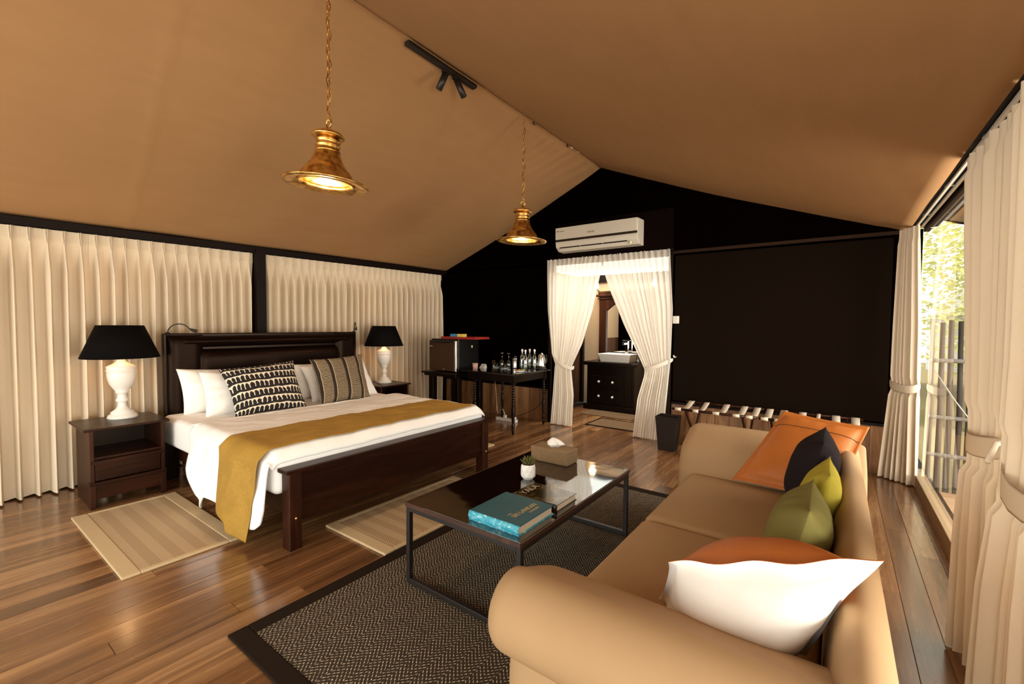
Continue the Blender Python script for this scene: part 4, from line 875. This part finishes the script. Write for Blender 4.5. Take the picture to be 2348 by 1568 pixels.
# plant pot
pt = thing('potted_succulent', 'small succulent in a faceted white pot on the coffee table', 'plant', (-1.515, 2.245, tz))
px, py = -1.515, 2.245; mb = MB(); n = 8; R_ = [(.028, 0), (.0455, .020), (.0455, .048), (.0455, .076), (.041, .092)]; vs = []
for j, (r, z) in enumerate(R_):
    for k in range(n): a = 2*pi*(k+.5*(j % 2))/n; vs.append((px+r*cos(a), py+r*sin(a), tz+z))
fs = [tuple(range(n-1, -1, -1))]
for j in range(len(R_)-1):
    for k in range(n):
        k2 = (k+1) % n; a, b, c, d = j*n+k, j*n+k2, (j+1)*n+k, (j+1)*n+k2
        fs += [(a, b, c), (b, d, c)] if j % 2 == 0 else [(a, d, c), (a, b, d)]
mb.add(vs, fs); mb.build('pot', M['potwhite'], pt, bevel=.0012)
MB().lathe([(.0, .082), (.038, .082), (.038, .088), (0, .088)], (px, py, tz), 20).build('soil', M['soil'], pt)
def leafm(a, tilt, L, w):
    mb = MB(); pts = []; d = Vector((cos(a)*sin(tilt), sin(a)*sin(tilt), cos(tilt))); base = Vector((px+.010*cos(a), py+.010*sin(a), tz+.088))
    return mb.tube([base+d*L*k+Vector((0, 0, .006*k*k)) for k in (0, .3, .6, .85, 1)], [w*.6, w, w*.9, w*.5, .0008], 6)
for k in range(26):
    a = k*2.399; tl = radians(12+50*(k/26)); leafm(a, tl, .042+.012*rnd.random(), .0062).build('leaf', M['leaf'], pt)

# ------------------------------------------------------------------ SOFA
so = thing('sofa', 'tan velvet roll-arm sofa with two seat cushions facing the bed', 'sofa', (-.3, 2.25, 0))
def armprof(y_in, y_cr, sgn):
    """profile (y,z) closed, from inner bottom over the crest and roll to the outer bottom"""
    P = []
    out = y_cr+sgn*.02
    P.append((y_in+sgn*.02, .10)); P.append((y_in+sgn*.005, .38)); P.append((y_in+sgn*.03, .46)); P.append((y_in+sgn*.10, .58))
    cy, cz, r = y_cr+sgn*.03, .575, .115
    for k in range(13):
        a = radians(128-k*24.5); P.append((cy+sgn*r*cos(a), cz+r*sin(a)))
    P.append((cy-sgn*.035, .455)); P.append((cy-sgn*.035, .10))
    return P
def smooth_closed(P, k=4):
    n = len(P); out = []
    for i in range(n):
        a, b, c, d = P[i-1], P[i], P[(i+1) % n], P[(i+2) % n]
        for q in range(k):
            t = q/k; out.append(tuple(.5*((2*b[j])+(-a[j]+c[j])*t+(2*a[j]-5*b[j]+4*c[j]-d[j])*t*t+(-a[j]+3*b[j]-3*c[j]+d[j])*t**3) for j in (0, 1)))
    return out
def extr(P, x0, x1, nx_=24, round_=.05):
    """extrude the (y,z) profile along x with softly rounded ends"""
    P = smooth_closed(P); cy = (min(p[0] for p in P)+max(p[0] for p in P))/2; cz = .52; mb = MB(); n = len(P); st = []
    for k in range(10): a = pi/2*k/9; st.append((x0+round_*(1-cos(a)), 1-.40*(1-sin(a))))
    for k in range(1, 8): st.append((lerp(x0+round_, x1-round_, k/8), 1))
    for k in range(6): a = pi/2*k/5; st.append((x1-round_+round_*sin(a), 1-.14*(1-cos(a))))
    vs = []
    for x, s in st: vs += [(x, cy+(p[0]-cy)*s, cz+(p[1]-cz)*s if p[1] > .2 else p[1]) for p in P]
    st_n = len(st); fs = [(j*n+i, j*n+(i+1) % n, (j+1)*n+(i+1) % n, (j+1)*n+i) for j in range(st_n-1) for i in range(n)]
    fs += [tuple(range(n-1, -1, -1)), tuple((st_n-1)*n+i for i in range(n))]
    mb.add(vs, fs, True); return mb
extr(armprof(1.39, 1.06, -1), -.79, .16, round_=.075).build('arm', M['velvet'], so)
extr(armprof(3.06, 3.40, 1), -.86, .16, round_=.075).build('arm', M['velvet'], so)
# back: profile in (x,z), extruded along y with the roll top
BP = [(.05, .30), (.045, .42), (.05, .52), (.06, .60), (.07, .66), (.09, .70), (.115, .715), (.145, .705), (.175, .675), (.185, .63), (.17, .58), (.15, .54), (.15, .10), (.05, .10)]
mb = MB(); ys = [1.0+k*(3.40-1.0)/24 for k in range(25)]; n = len(BP); vs = []
for y in ys: vs += [(p[0]-.055, y, p[1]) for p in BP]
mb.add(vs, [(j*n+i, j*n+(i+1) % n, (j+1)*n+(i+1) % n, (j+1)*n+i) for j in range(24) for i in range(n)]+[tuple(range(n-1, -1, -1)), tuple(24*n+i for i in range(n))], True)
mb.build('backrest', M['velvet'], so)
rbox(MB(), -.74, .0, 1.36, 3.08, .08, .29, .02, 3).build('base_frame', M['velvet'], so)
def seatc(y0, y1):
    return rbox(MB(), -.775, -.015, y0, y1, .285, .430, .045, 6, sag=.014)
for y0, y1 in ((1.375, 2.195), (2.198, 3.075)): seatc(y0, y1).build('seat_cushion', M['velvet'], so)
for x, y in ((-.72, 1.12), (-.72, 3.38), (.08, 1.12), (.08, 3.38)):
    MB().taper(x, y, .012 if x < -.62 and 3.3 > y > .8 else 0, .11, .02, .02, .03, .03).build('foot', M['blackwood'], so, bevel=.003)
# cushions on the sofa
pillow('sofa_cushion', 'orange leather cushion at the far corner of the sofa, seam across it', 'cushion', (-.50, 3.00, .455), (.02, 2.86, .47), (.165, 3.22, .835), (-.262, 3.32, .862), .13, [M['orange'], M['white_cloth']], None, flange=.10, pinch=.035, seed=11, crum=.003, backmat=True, plump=.5, seam=.74)
pillow('sofa_cushion', 'charcoal cushion leaning on the sofa back beside the far orange one', 'cushion', (-.13, 2.94, .45), (-.13, 2.50, .45), (-.035, 2.50, .865), (-.035, 2.94, .86), .21, M['charcoal'], None, seed=12, pinch=.05, crum=.005, plump=.78)
pillow('sofa_cushion', 'chartreuse yellow cushion between the charcoal and the olive cushions', 'cushion', (-.10, 2.52, .45), (-.09, 2.10, .45), (-.005, 2.12, .82), (-.01, 2.52, .80), .15, M['yellow'], None, seed=13, pinch=.05, crum=.004, plump=.78)
pillow('sofa_cushion', 'olive green cushion just behind the near orange leather cushion', 'cushion', (-.14, 2.16, .45), (-.14, 1.68, .45), (-.055, 1.72, .80), (-.06, 2.14, .79), .20, M['olive'], None, seed=14, pinch=.05, crum=.004, plump=.78)
pillow('sofa_cushion', 'orange leather cushion with white back against the near sofa arm', 'cushion', (-.045, 1.50, .455), (-.47, 1.50, .46), (-.385, 1.32, .70), (.10, 1.30, .875), .35, [M['orange'], M['white_cloth']], None, flange=.09, pinch=.05, seed=15, crum=.004, backmat=True, plump=.72, wave=.007)

# ------------------------------------------------------------------ LUGGAGE RACKS and BIN
RZ, RY0, RY1 = .52, 4.82, 5.36
def rack(label, x0, x1, straps, legs):
    t = thing('luggage_rack', label, 'luggage rack', ((x0+x1)/2, (RY0+RY1)/2, 0), 'luggage racks below the dark blind'); m = M['darkwood_z']
    for y in (RY0, RY1): MB().tube([(x0, y, RZ), (x1, y, RZ)], .014, 10).build('bar', m, t)
    for x in legs:
        MB().bar((x, RY0, RZ-.01), (x, RY1, .012), .018, .035).build('leg', m, t, bevel=.003)
        MB().bar((x+.03, RY1, RZ-.01), (x+.03, RY0, .012), .018, .035).build('leg', m, t, bevel=.003)
    for y in (RY0+.10, RY1-.10): MB().bar((legs[0], y, .10), (legs[-1], y, .10), .015, .03).build('stretcher', m, t)
    for x, w in straps:
        def fn(u, v, x=x, w=w):
            xx = lerp(x-w/2, x+w/2, u)+.004*sin(v*3+x*20)
            if v < .15: a = (v/.15)*pi*.9; return (xx, RY0-.017*sin(a)*1.0, RZ-.017*cos(a)-.0) if True else None
            if v > .85: a = ((1-v)/.15)*pi*.9; return (xx, RY1+.017*sin(a), RZ-.017*cos(a))
            s = (v-.15)/.7; return (xx, lerp(RY0, RY1, s), RZ+.017-.05*sin(pi*s))
        MB().grid(fn, 2, 30).build('strap', M['strap'], t, solid=.002)
rack('luggage rack of cream straps next to the black bin', -1.40, -.60, [(-1.335, .062), (-1.165, .055), (-.965, .062), (-.78, .062), (-.665, .062)], (-1.26, -.725))
rack('luggage rack of cream straps behind the orange cushion, nearest the glass', -.585, .225, [(-.54, .062), (-.42, .062), (-.255, .062), (-.125, .032), (.012, .066), (.166, .066)], (-.48, .07))
wb_ = thing('waste_bin', 'dark grey square tapered waste bin beside the right sheer', 'waste bin', (-1.52, 5.07, 0)); bx, by = -1.515, 5.075
vs = []
for z, a in ((0, .088), (.385, .118), (.385, .108), (.012, .080)):
    vs += [(bx-a, by-a*.88, z), (bx+a, by-a*.88, z), (bx+a, by+a*.88, z), (bx-a, by+a*.88, z)]
MB().add(vs, []) if False else None
mb = MB(); mb.add(vs, [(3, 2, 1, 0)]+[(4*k+i, 4*k+(i+1) % 4, 4*k+4+(i+1) % 4, 4*k+4+i) for k in range(3) for i in range(4)]+[(12, 13, 14, 15)]); mb.build('bin_body', M['bin'], wb_, bevel=.003)

# ------------------------------------------------------------------ DESK, FRIDGE AND TEA THINGS
def turned_leg(x, y, z1):
    z1 = z1; prof = [(.0, 0), (.012, 0), (.016, .04), (.022, .07), (.014, .085), (.024, .10), (.026, .12), (.014, .135), (.018, .16), (.024, .26), (.026, .34), (.018, .375), (.026, .39), (.014, .405)]
    z = .42
    while z < z1-.16: prof += [(.021, z), (.024, z+.012), (.012, z+.026)]; z += .034
    prof += [(.022, z), (.022, z+.02)]
    mb = MB().lathe([(r, zz) for r, zz in prof], (x, y, 0), 14); mb.box(x-.028, x+.028, y-.028, y+.028, z+.02, z1); return mb
DX0, DX1, DY0, DY1, DZ = -4.14, -3.24, 4.47, 5.34, .78
dk_ = thing('writing_table', 'black writing table with turned legs holding glasses and bottles', 'table', ((DX0+DX1)/2, (DY0+DY1)/2, 0))
MB().box(DX0, DX1, DY0, DY1, DZ-.022, DZ).build('tabletop', plain('black_polished', (.0045, .0025, .002, 1), .14, coat=.5), dk_, bevel=.004)
MB().box(DX0+.05, DX1-.05, DY0+.05, DY0+.07, DZ-.12, DZ-.022).box(DX0+.05, DX1-.05, DY1-.07, DY1-.05, DZ-.12, DZ-.022).box(DX0+.05, DX0+.07, DY0+.05, DY1-.05, DZ-.12, DZ-.022).box(DX1-.07, DX1-.05, DY0+.05, DY1-.05, DZ-.12, DZ-.022).build('apron', M['blackwood'], dk_)
for x in (DX0+.2, DX1-.055):
    turned_leg(x, DY0+.06, DZ-.022).build('leg', M['blackwood'], dk_)
for x in (DX0+.1, DX1-.07): turned_leg(x, DY1-.06, DZ-.022).build('leg', M['blackwood'], dk_)
st_ = thing('fridge_table', 'black square-legged side table under the mini fridge', 'table', (-4.5, 4.75, 0))
MB().box(-4.88, -4.19, 4.42, 5.06, .695, .72).box(-4.85, -4.22, 4.45, 5.03, .66, .695).build('tabletop', M['blackwood'], st_, bevel=.004)
for x, y in ((-4.74, 4.52), (-4.25, 4.52), (-4.74, 4.98), (-4.25, 4.98)): MB().box(x-.045, x+.045, y-.04, y+.04, 0, .66).build('leg', M['blackwood'], st_, bevel=.003)
fr = thing('mini_fridge', 'dark steel mini fridge on the side table in the corner', 'fridge', (-4.52, 4.74, .72)); f0, f1, g0, g1, z0, z1 = -4.80, -4.26, 4.50, 4.98, .72, 1.19
MB().box(f0, f1, g0+.05, g1, z0+.01, z1).build('body', M['black_plastic'], fr, bevel=.005)
MB().box(f0, f1, g0, g0+.045, z0+.015, z1-.02).build('door', M['fridge_front'], fr, bevel=.012)
MB().box(f1-.035, f1+.002, g0-.006, g0+.04, z0+.015, z1-.02).build('door_edge', M['steel'], fr, bevel=.008)
MB().grid(lambda u, v: (lerp(f0+.02, f1-.04, u), g0-.004, lerp(z1-.025-.035*sin(pi*u)**.5, z1-.02, v)), 20, 2).build('grip_recess', M['black_plastic'], fr, solid=.003)
MB().box(f0+.01, f0+.075, g0-.003, g0, z1-.115, z1-.095).build('badge', M['steel'], fr)
MB().sphere((-4.50, g0-.003, z0+.04), .010, 10, 6, sc=(1, .4, 1)).build('lock', M['chrome'], fr)
fo = MB().sphere((f1+.002, g0+.33, z1-.11), .022, 10, 8, sc=(.25, .8, 1)); fo.build('magnet', plain('pale_green_magnet', (.45, .5, .28, 1), .5), fr)
ty = thing('serving_tray', 'red tray lying on top of the mini fridge', 'tray', (-4.3, 4.76, 1.19))
MB().box(-4.66, -4.02, 4.60, 4.94, 1.191, 1.20).box(-4.66, -4.02, 4.60, 4.612, 1.20, 1.222).box(-4.66, -4.02, 4.928, 4.94, 1.20, 1.222).box(-4.66, -4.65, 4.60, 4.94, 1.20, 1.222).box(-4.03, -4.02, 4.60, 4.94, 1.20, 1.222).build('tray_body', M['red'], ty, bevel=.002)
tag(MB().box(-4.53, -4.40, 4.66, 4.74, 1.2, 1.262).build('snack_box', M['blue_box'], bevel=.002), 'small blue packet on the red tray', 'packet')
tag(MB().box(-4.39, -4.28, 4.66, 4.74, 1.2, 1.262).build('snack_box', M['yellow_box'], bevel=.002), 'small yellow packet on the red tray', 'packet')
tag(MB().lathe([(0, 0), (.034, 0), (.040, .085), (.037, .085), (.031, .006), (0, .006)], (-4.03, 4.64, DZ), 20).build('cup', plain('pink_cup', (.45, .26, .20, 1), .5)), 'pinkish cup at the left end of the writing table', 'cup')
tag(MB().add([(0, 0, 0)], []) and None or MB().prism([(4.84, DZ), (4.92, DZ), (4.90, DZ+.055)], 'X', -4.13, -4.05).build('tent_card', plain('white_card', (.6, .58, .55, 1), .6), bevel=.001), 'small white tent card beside the pink cup', 'card')
wg = [(.036, 0), (.0365, .002), (.042, .035), (.038, .075), (.012, .105), (.0045, .115), (.004, .185), (.012, .195), (.036, .2), (.036, .202), (0, .202)]
def wine(x, y, s, label):
    o = MB().shell([(r, z) for r, z in wg], (0, 0, 0), 20).build('wine_glass', M['glass'], local=True); o.location = (x, y, DZ); o.scale = (s, s, s)
    return tag(o, label, 'glass', 'upturned wine glasses on the writing table')
wine(-3.99, 5.20, 1.0, 'upturned wine glass, left one of the tall pair'); wine(-3.86, 5.19, 1.0, 'upturned wine glass, right one of the tall pair'); wine(-3.76, 5.22, .8, 'shorter upturned wine glass just left of the jar')
for x, y, lab in ((-3.985, 5.06, 'cup on saucer in front of the left wine glass'), (-3.80, 5.02, 'cup on saucer in front of the right wine glass')):
    t = thing('tea_cup', lab, 'cup', (x, y, DZ))
    MB().lathe([(0, 0), (.03, 0), (.055, .008), (.055, .011), (.03, .005), (0, .005)], (x, y, DZ), 24).build('saucer', M['ceramic'], t)
    MB().lathe([(.035, .006), (.036, .03), (.026, .055), (.012, .062), (.012, .066), (0, .066)], (x, y, DZ), 20).build('cup_body', M['black_plastic'], t)
tag(MB().shell([(.028, 0), (.031, .095), (.029, .095), (.026, .004)], (-4.08, 5.12, DZ), 18).build('tumbler', M['glass']), 'short clear tumbler left of the wine glasses', 'glass')
jr = thing('storage_jar', 'glass jar with steel lid between wine glasses and bottles', 'jar', (-3.67, 5.08, DZ))
MB().lathe([(0, 0), (.034, 0), (.036, .01), (.036, .11), (.03, .12)], (-3.67, 5.08, DZ), 20).build('jar_body', M['steel'], jr); MB().lathe([(.037, .12), (.037, .145), (.02, .15), (.01, .17), (0, .172)], (-3.67, 5.08, DZ), 20).build('lid', M['steel'], jr)
def bottle(label, x, y):
    t = thing('water_bottle', label, 'bottle', (x, y, DZ), 'swing-top water bottles on the writing table')
    MB().shell([(.034, 0), (.036, .006), (.036, .13), (.028, .17), (.014, .215), (.013, .25)], (x, y, DZ), 20).build('bottle_body', M['greenglass'], t)
    MB().lathe([(0, .002), (.032, .002), (.033, .115), (0, .115)], (x, y, DZ), 20).build('water', M['glass'], t)
    MB().lathe([(.012, .252), (.015, .256), (.015, .272), (.006, .282), (0, .282)], (x, y, DZ), 14).build('stopper', M['ceramic'], t)
    MB().tube([(x+.018*cos(a), y, DZ+.245+.028*sin(a)) for a in [pi*k/8-.3 for k in range(10)]], .0016, 5).build('wire_bail', M['steel'], t); return t
p0 = bottle('clear swing-top water bottle, leftmost of the four', -3.56, 5.10)
for (x, y, lab) in ((-3.43, 4.99, 'clear swing-top water bottle, foremost of the four'), (-3.50, 5.20, 'clear swing-top water bottle, rearmost in the middle of the four'), (-3.40, 5.17, 'clear swing-top water bottle, nearest the steel kettle')):
    dup(p0, (x, y, DZ), 0, lab)
kt = thing('kettle', 'tall brushed steel kettle at the right end of the writing table', 'kettle', (-3.33, 5.24, DZ))
MB().lathe([(0, 0), (.075, 0), (.08, .012), (.072, .02)], (-3.33, 5.24, DZ), 28).build('base', M['black_plastic'], kt)
MB().lathe([(.066, .02), (.066, .06), (.056, .14), (.042, .20), (.036, .212), (.02, .222), (.008, .235), (0, .236)], (-3.33, 5.24, DZ), 28).build('kettle_body', M['steel'], kt)
MB().tube([(-3.29, 5.24, DZ+.205), (-3.245, 5.23, DZ+.20), (-3.235, 5.23, DZ+.12), (-3.26, 5.23, DZ+.06)], .010, 8).build('handle', M['black_plastic'], kt)
pl_ = tag(MB().lathe([(0, 0), (.045, 0), (.075, .016), (.073, .019), (.044, .005), (0, .005)], (-3.36, 4.76, DZ), 28).build('saucer', M['ceramic']), 'white saucer of sachets at the front of the writing table', 'saucer')
for i, (m, dx, dy, lab) in enumerate((('yellow_box', -.02, .01, 'yellow sachet leaning on the white saucer'), ('red', -.03, -.02, 'red sachet on the white saucer'), ('green_pk', .03, .015, 'green sachet on the white saucer'))):
    tag(MB().prism([(-3.36+dx-.028, DZ+.010+i*.004), (-3.36+dx+.028, DZ+.024+i*.004), (-3.36+dx+.026, DZ+.030+i*.006), (-3.36+dx-.030, DZ+.016+i*.006)], 'Y', 4.76+dy-.03, 4.76+dy+.03).build('sachet', M[m]), lab, 'sachet')
ps = thing('power_strip', 'white power strip on the floor under the writing table', 'power strip', (-3.84, 5.12, 0))
MB().box(-4.02, -3.66, 5.09, 5.15, 0, .045).build('strip_body', M['white_plastic'], ps, bevel=.006)
for x in (-3.97, -3.88, -3.79, -3.70): MB().box(x-.018, x+.018, 5.10, 5.14, .045, .047).build('socket', M['ac_white'], ps)
pg = MB().box(-3.89, -3.85, 5.10, 5.14, .047, .085).box(-3.72, -3.68, 5.10, 5.14, .047, .08).build('plug', M['white_plastic'], ps, bevel=.004)
(MB().tube([(-3.87, 5.12, .085), (-3.92, 5.14, .16), (-4.0, 5.16, .13), (-4.06, 5.2, .06), (-4.12, 5.25, .12), (-4.22, 5.35, .35), (-4.3, 5.4, .6)], .0045, 6).build('cord', M['white_plastic'], ps))
(MB().tube([(-3.70, 5.12, .08), (-3.6, 5.2, .12), (-3.5, 5.35, .18), (-3.42, 5.42, .30), (-3.36, 5.44, .5), (-3.35, 5.42, .72)], .004, 6).build('cord', M['trimdark'], ps))['label'] = 'dark cord curving up to the kettle'

# ------------------------------------------------------------------ AIR CONDITIONER, SWITCH
ac = thing('air_conditioner', 'white split air conditioner on the black gable above the doorway', 'air conditioner', (-2.58, YB, 2.42)); a0, a1 = -3.135, -1.985
prof = [(YB, 2.72), (YB-.20, 2.715), (YB-.215, 2.70), (YB-.22, 2.50), (YB-.205, 2.455), (YB-.14, 2.405), (YB, 2.40)]
MB().prism(prof, 'X', a0, a1).build('housing', M['ac_white'], ac, bevel=.008)
MB().box(a0+.005, a1-.005, YB-.232, YB-.205, 2.555, 2.712).build('front_panel', M['ac_white'], ac, bevel=.006)
MB().box(a0+.004, a1-.004, YB-.228, YB-.215, 2.525, 2.553).build('display_strip', plain('glossy_black', (.006, .006, .006, 1), .06, coat=1.0), ac)
lv = Vector((0, -.065, .05)).normalized()
for k, (xa_, xb_) in enumerate(((a0+.06, a0+.36), (a0+.375, a0+.68), (a0+.695, a1-.14))):
    MB().add([], []) if False else None
    mb = MB(); P0 = [(xa_, YB-.2055, 2.452), (xb_, YB-.2055, 2.452), (xb_, YB-.195, 2.444), (xa_, YB-.195, 2.444)]
    mb.add(P0+[(p[0], p[1]-.003, p[2]-.004) for p in P0], [(0, 1, 2, 3), (7, 6, 5, 4), (0, 4, 5, 1), (1, 5, 6, 2), (2, 6, 7, 3), (3, 7, 4, 0)]); mb.build('vent_slot', M['trimdark'], ac)
mb = MB(); P0 = [(a0+.05, YB-.196, 2.443), (a1-.12, YB-.196, 2.443), (a1-.12, YB-.150, 2.408), (a0+.05, YB-.150, 2.408)]
mb.add(P0+[(p[0], p[1]-.006, p[2]-.008) for p in P0], [(0, 1, 2, 3), (7, 6, 5, 4), (0, 4, 5, 1), (1, 5, 6, 2), (2, 6, 7, 3), (3, 7, 4, 0)]); mb.build('louvre', M['ac_white'], ac, bevel=.002)
mb = MB(); mb.tube([(a1-.10, YB-.19, 2.425), (a1-.10, YB-.20, 2.42)], .022, 20); mb.build('round_tag', plain('cream_tag', (.8, .75, .5, 1), .5), ac)
text('SINGER', .030, (-2.65, YB-.2325, 2.600), (pi/2, 0, 0), M['dark_ink'], ac)
text('Titanium', .026, (a0+.05, YB-.2325, 2.655), (pi/2, 0, 0), M['dark_ink'], ac)
MB().box(a0+.03, a0+.045, YB-.2335, YB-.232, 2.655, 2.672).build('emblem', M['red'], ac)
sw = thing('wall_socket', 'white double wall switch right of the doorway', 'switch', (-1.56, YB, 1.45))
MB().box(-1.60, -1.53, YB-.035, YB, 1.43, 1.52).build('plate', M['white_plastic'], sw, bevel=.004)
for z in (1.445, 1.475, 1.50): MB().box(-1.575, -1.548, YB-.038, YB-.034, z, z+.016).build('rocker', M['ac_white'], sw)

# ------------------------------------------------------------------ PENDANTS and TRACK LIGHT
def pendant(loc, label, chain_top, tilt, R_=.25, pw_=24):
    x, y, z = loc; t = thing('pendant_lamp', label, 'lamp', loc, 'aged brass pendant lamps on the ridge')
    rot = Matrix.Rotation(tilt, 3, Vector((-.2, 1, 0)).normalized())
    k = R_/.25
    P = lambda L: [(r*k, h*k) for r, h in L]
    MB().shell(P([(.250, .008), (.249, .0), (.235, -.002), (.20, .004), (.168, .014), (.155, .030), (.150, .060), (.135, .085), (.118, .10), (.098, .13), (.082, .165), (.072, .19), (.070, .20)]), loc, 48, rot=rot).build('shade', M['brass'], t, solid=.003)
    MB().lathe(P([(.070, .195), (.074, .20), (.074, .206), (.068, .208), (.068, .228), (.073, .232), (.073, .238), (.067, .241), (.067, .258), (.073, .262), (.073, .268), (.066, .272), (.066, .285)]), loc, 32, rot=rot).build('collar', M['brass'], t)
    MB().lathe(P([(.066, .283), (.094, .288), (.096, .296), (.080, .312), (.05, .325), (.02, .332), (.012, .345), (0, .346)]), loc, 32, rot=rot).build('cap', M['brass'], t)
    tp = Vector(loc)+rot @ Vector((0, 0, .372*k))
    MB().tube([(tp.x+.026*k*cos(a), tp.y, tp.z+.026*k*sin(a)) for a in [2*pi*i/16 for i in range(16)]], .005*k, 8, closed=True).build('ring', M['brass'], t)
    MB().shell(P([(.166, .012), (.160, .004), (.148, .012), (.146, .03)]), loc, 40, rot=rot).build('inner_rim', M['brass'], t, solid=.003)
    bc = Vector(loc)+rot @ Vector((0, 0, .050*k)); MB().sphere(bc, .034*k, 18, 12, sc=(1, 1, 1.2)).build('bulb', M['bulb'], t)
    sk = Vector(loc)+rot @ Vector((0, 0, .14*k)); MB().tube([bc, sk], .018*k, 10).build('socket', M['brass'], t)
    # chain as links, joined
    L = chain_top-tp.z-.02; n = int(L/.034); mb = MB(); c = MB()
    for i in range(n):
        zz = tp.z+.035+i*.034; a = (i % 2)*pi/2+.4
        pts = []
        for q in range(10): b_ = 2*pi*q/10; dx = .0085*cos(b_); pts.append((tp.x+dx*cos(a), tp.y+dx*sin(a), zz+.021*sin(b_)))
        mb.tube(pts, .0026, 5, closed=True)
    ch = mb.build('chain', M['brass'], t); ch['kind'] = 'stuff'
    MB().tube([(tp.x+.012*sin(q*.55)+.004, tp.y+.010*cos(q*.5), lerp(tp.z-.02, chain_top, q/60)) for q in range(61)], .0028, 6).build('flex', M['brass'], t)
    l = bpy.data.lights.new('pendant_light', 'POINT'); l.energy = pw_; l.color = (1, .74, .48); l.shadow_soft_size = .03
    lo = bpy.data.objects.new('pendant_light', l); C.objects.link(lo); lo.location = (x, y, z+.002)
pendant((-2.58, 1.56, 2.255), 'brass pendant lamp with lit bulb, the larger nearer one', 3.475, radians(4))
pendant((-2.575, 3.66, 2.235), 'brass pendant lamp hanging before the black gable, the farther one', 3.475, radians(2))
tk = thing('track_light', 'black ceiling track with two small spotlights along the ridge', 'track light', (-2.58, 2.58, 3.45))
MB().box(-2.605, -2.555, 2.20, 2.95, 3.425, 3.455).build('track', M['black_metal'], tk, bevel=.003)
for y, d in ((2.60, (-.05, -.03)), (2.72, (.03, .06))):
    h = MB().box(-2.60, -2.56, y-.03, y+.03, 3.40, 3.428).build('adapter', M['black_metal'], tk)
    MB().tube([(-2.58, y, 3.405), (-2.58+d[0], y+d[1], 3.28)], .026, 18).build('spotlight', M['black_metal'], tk)
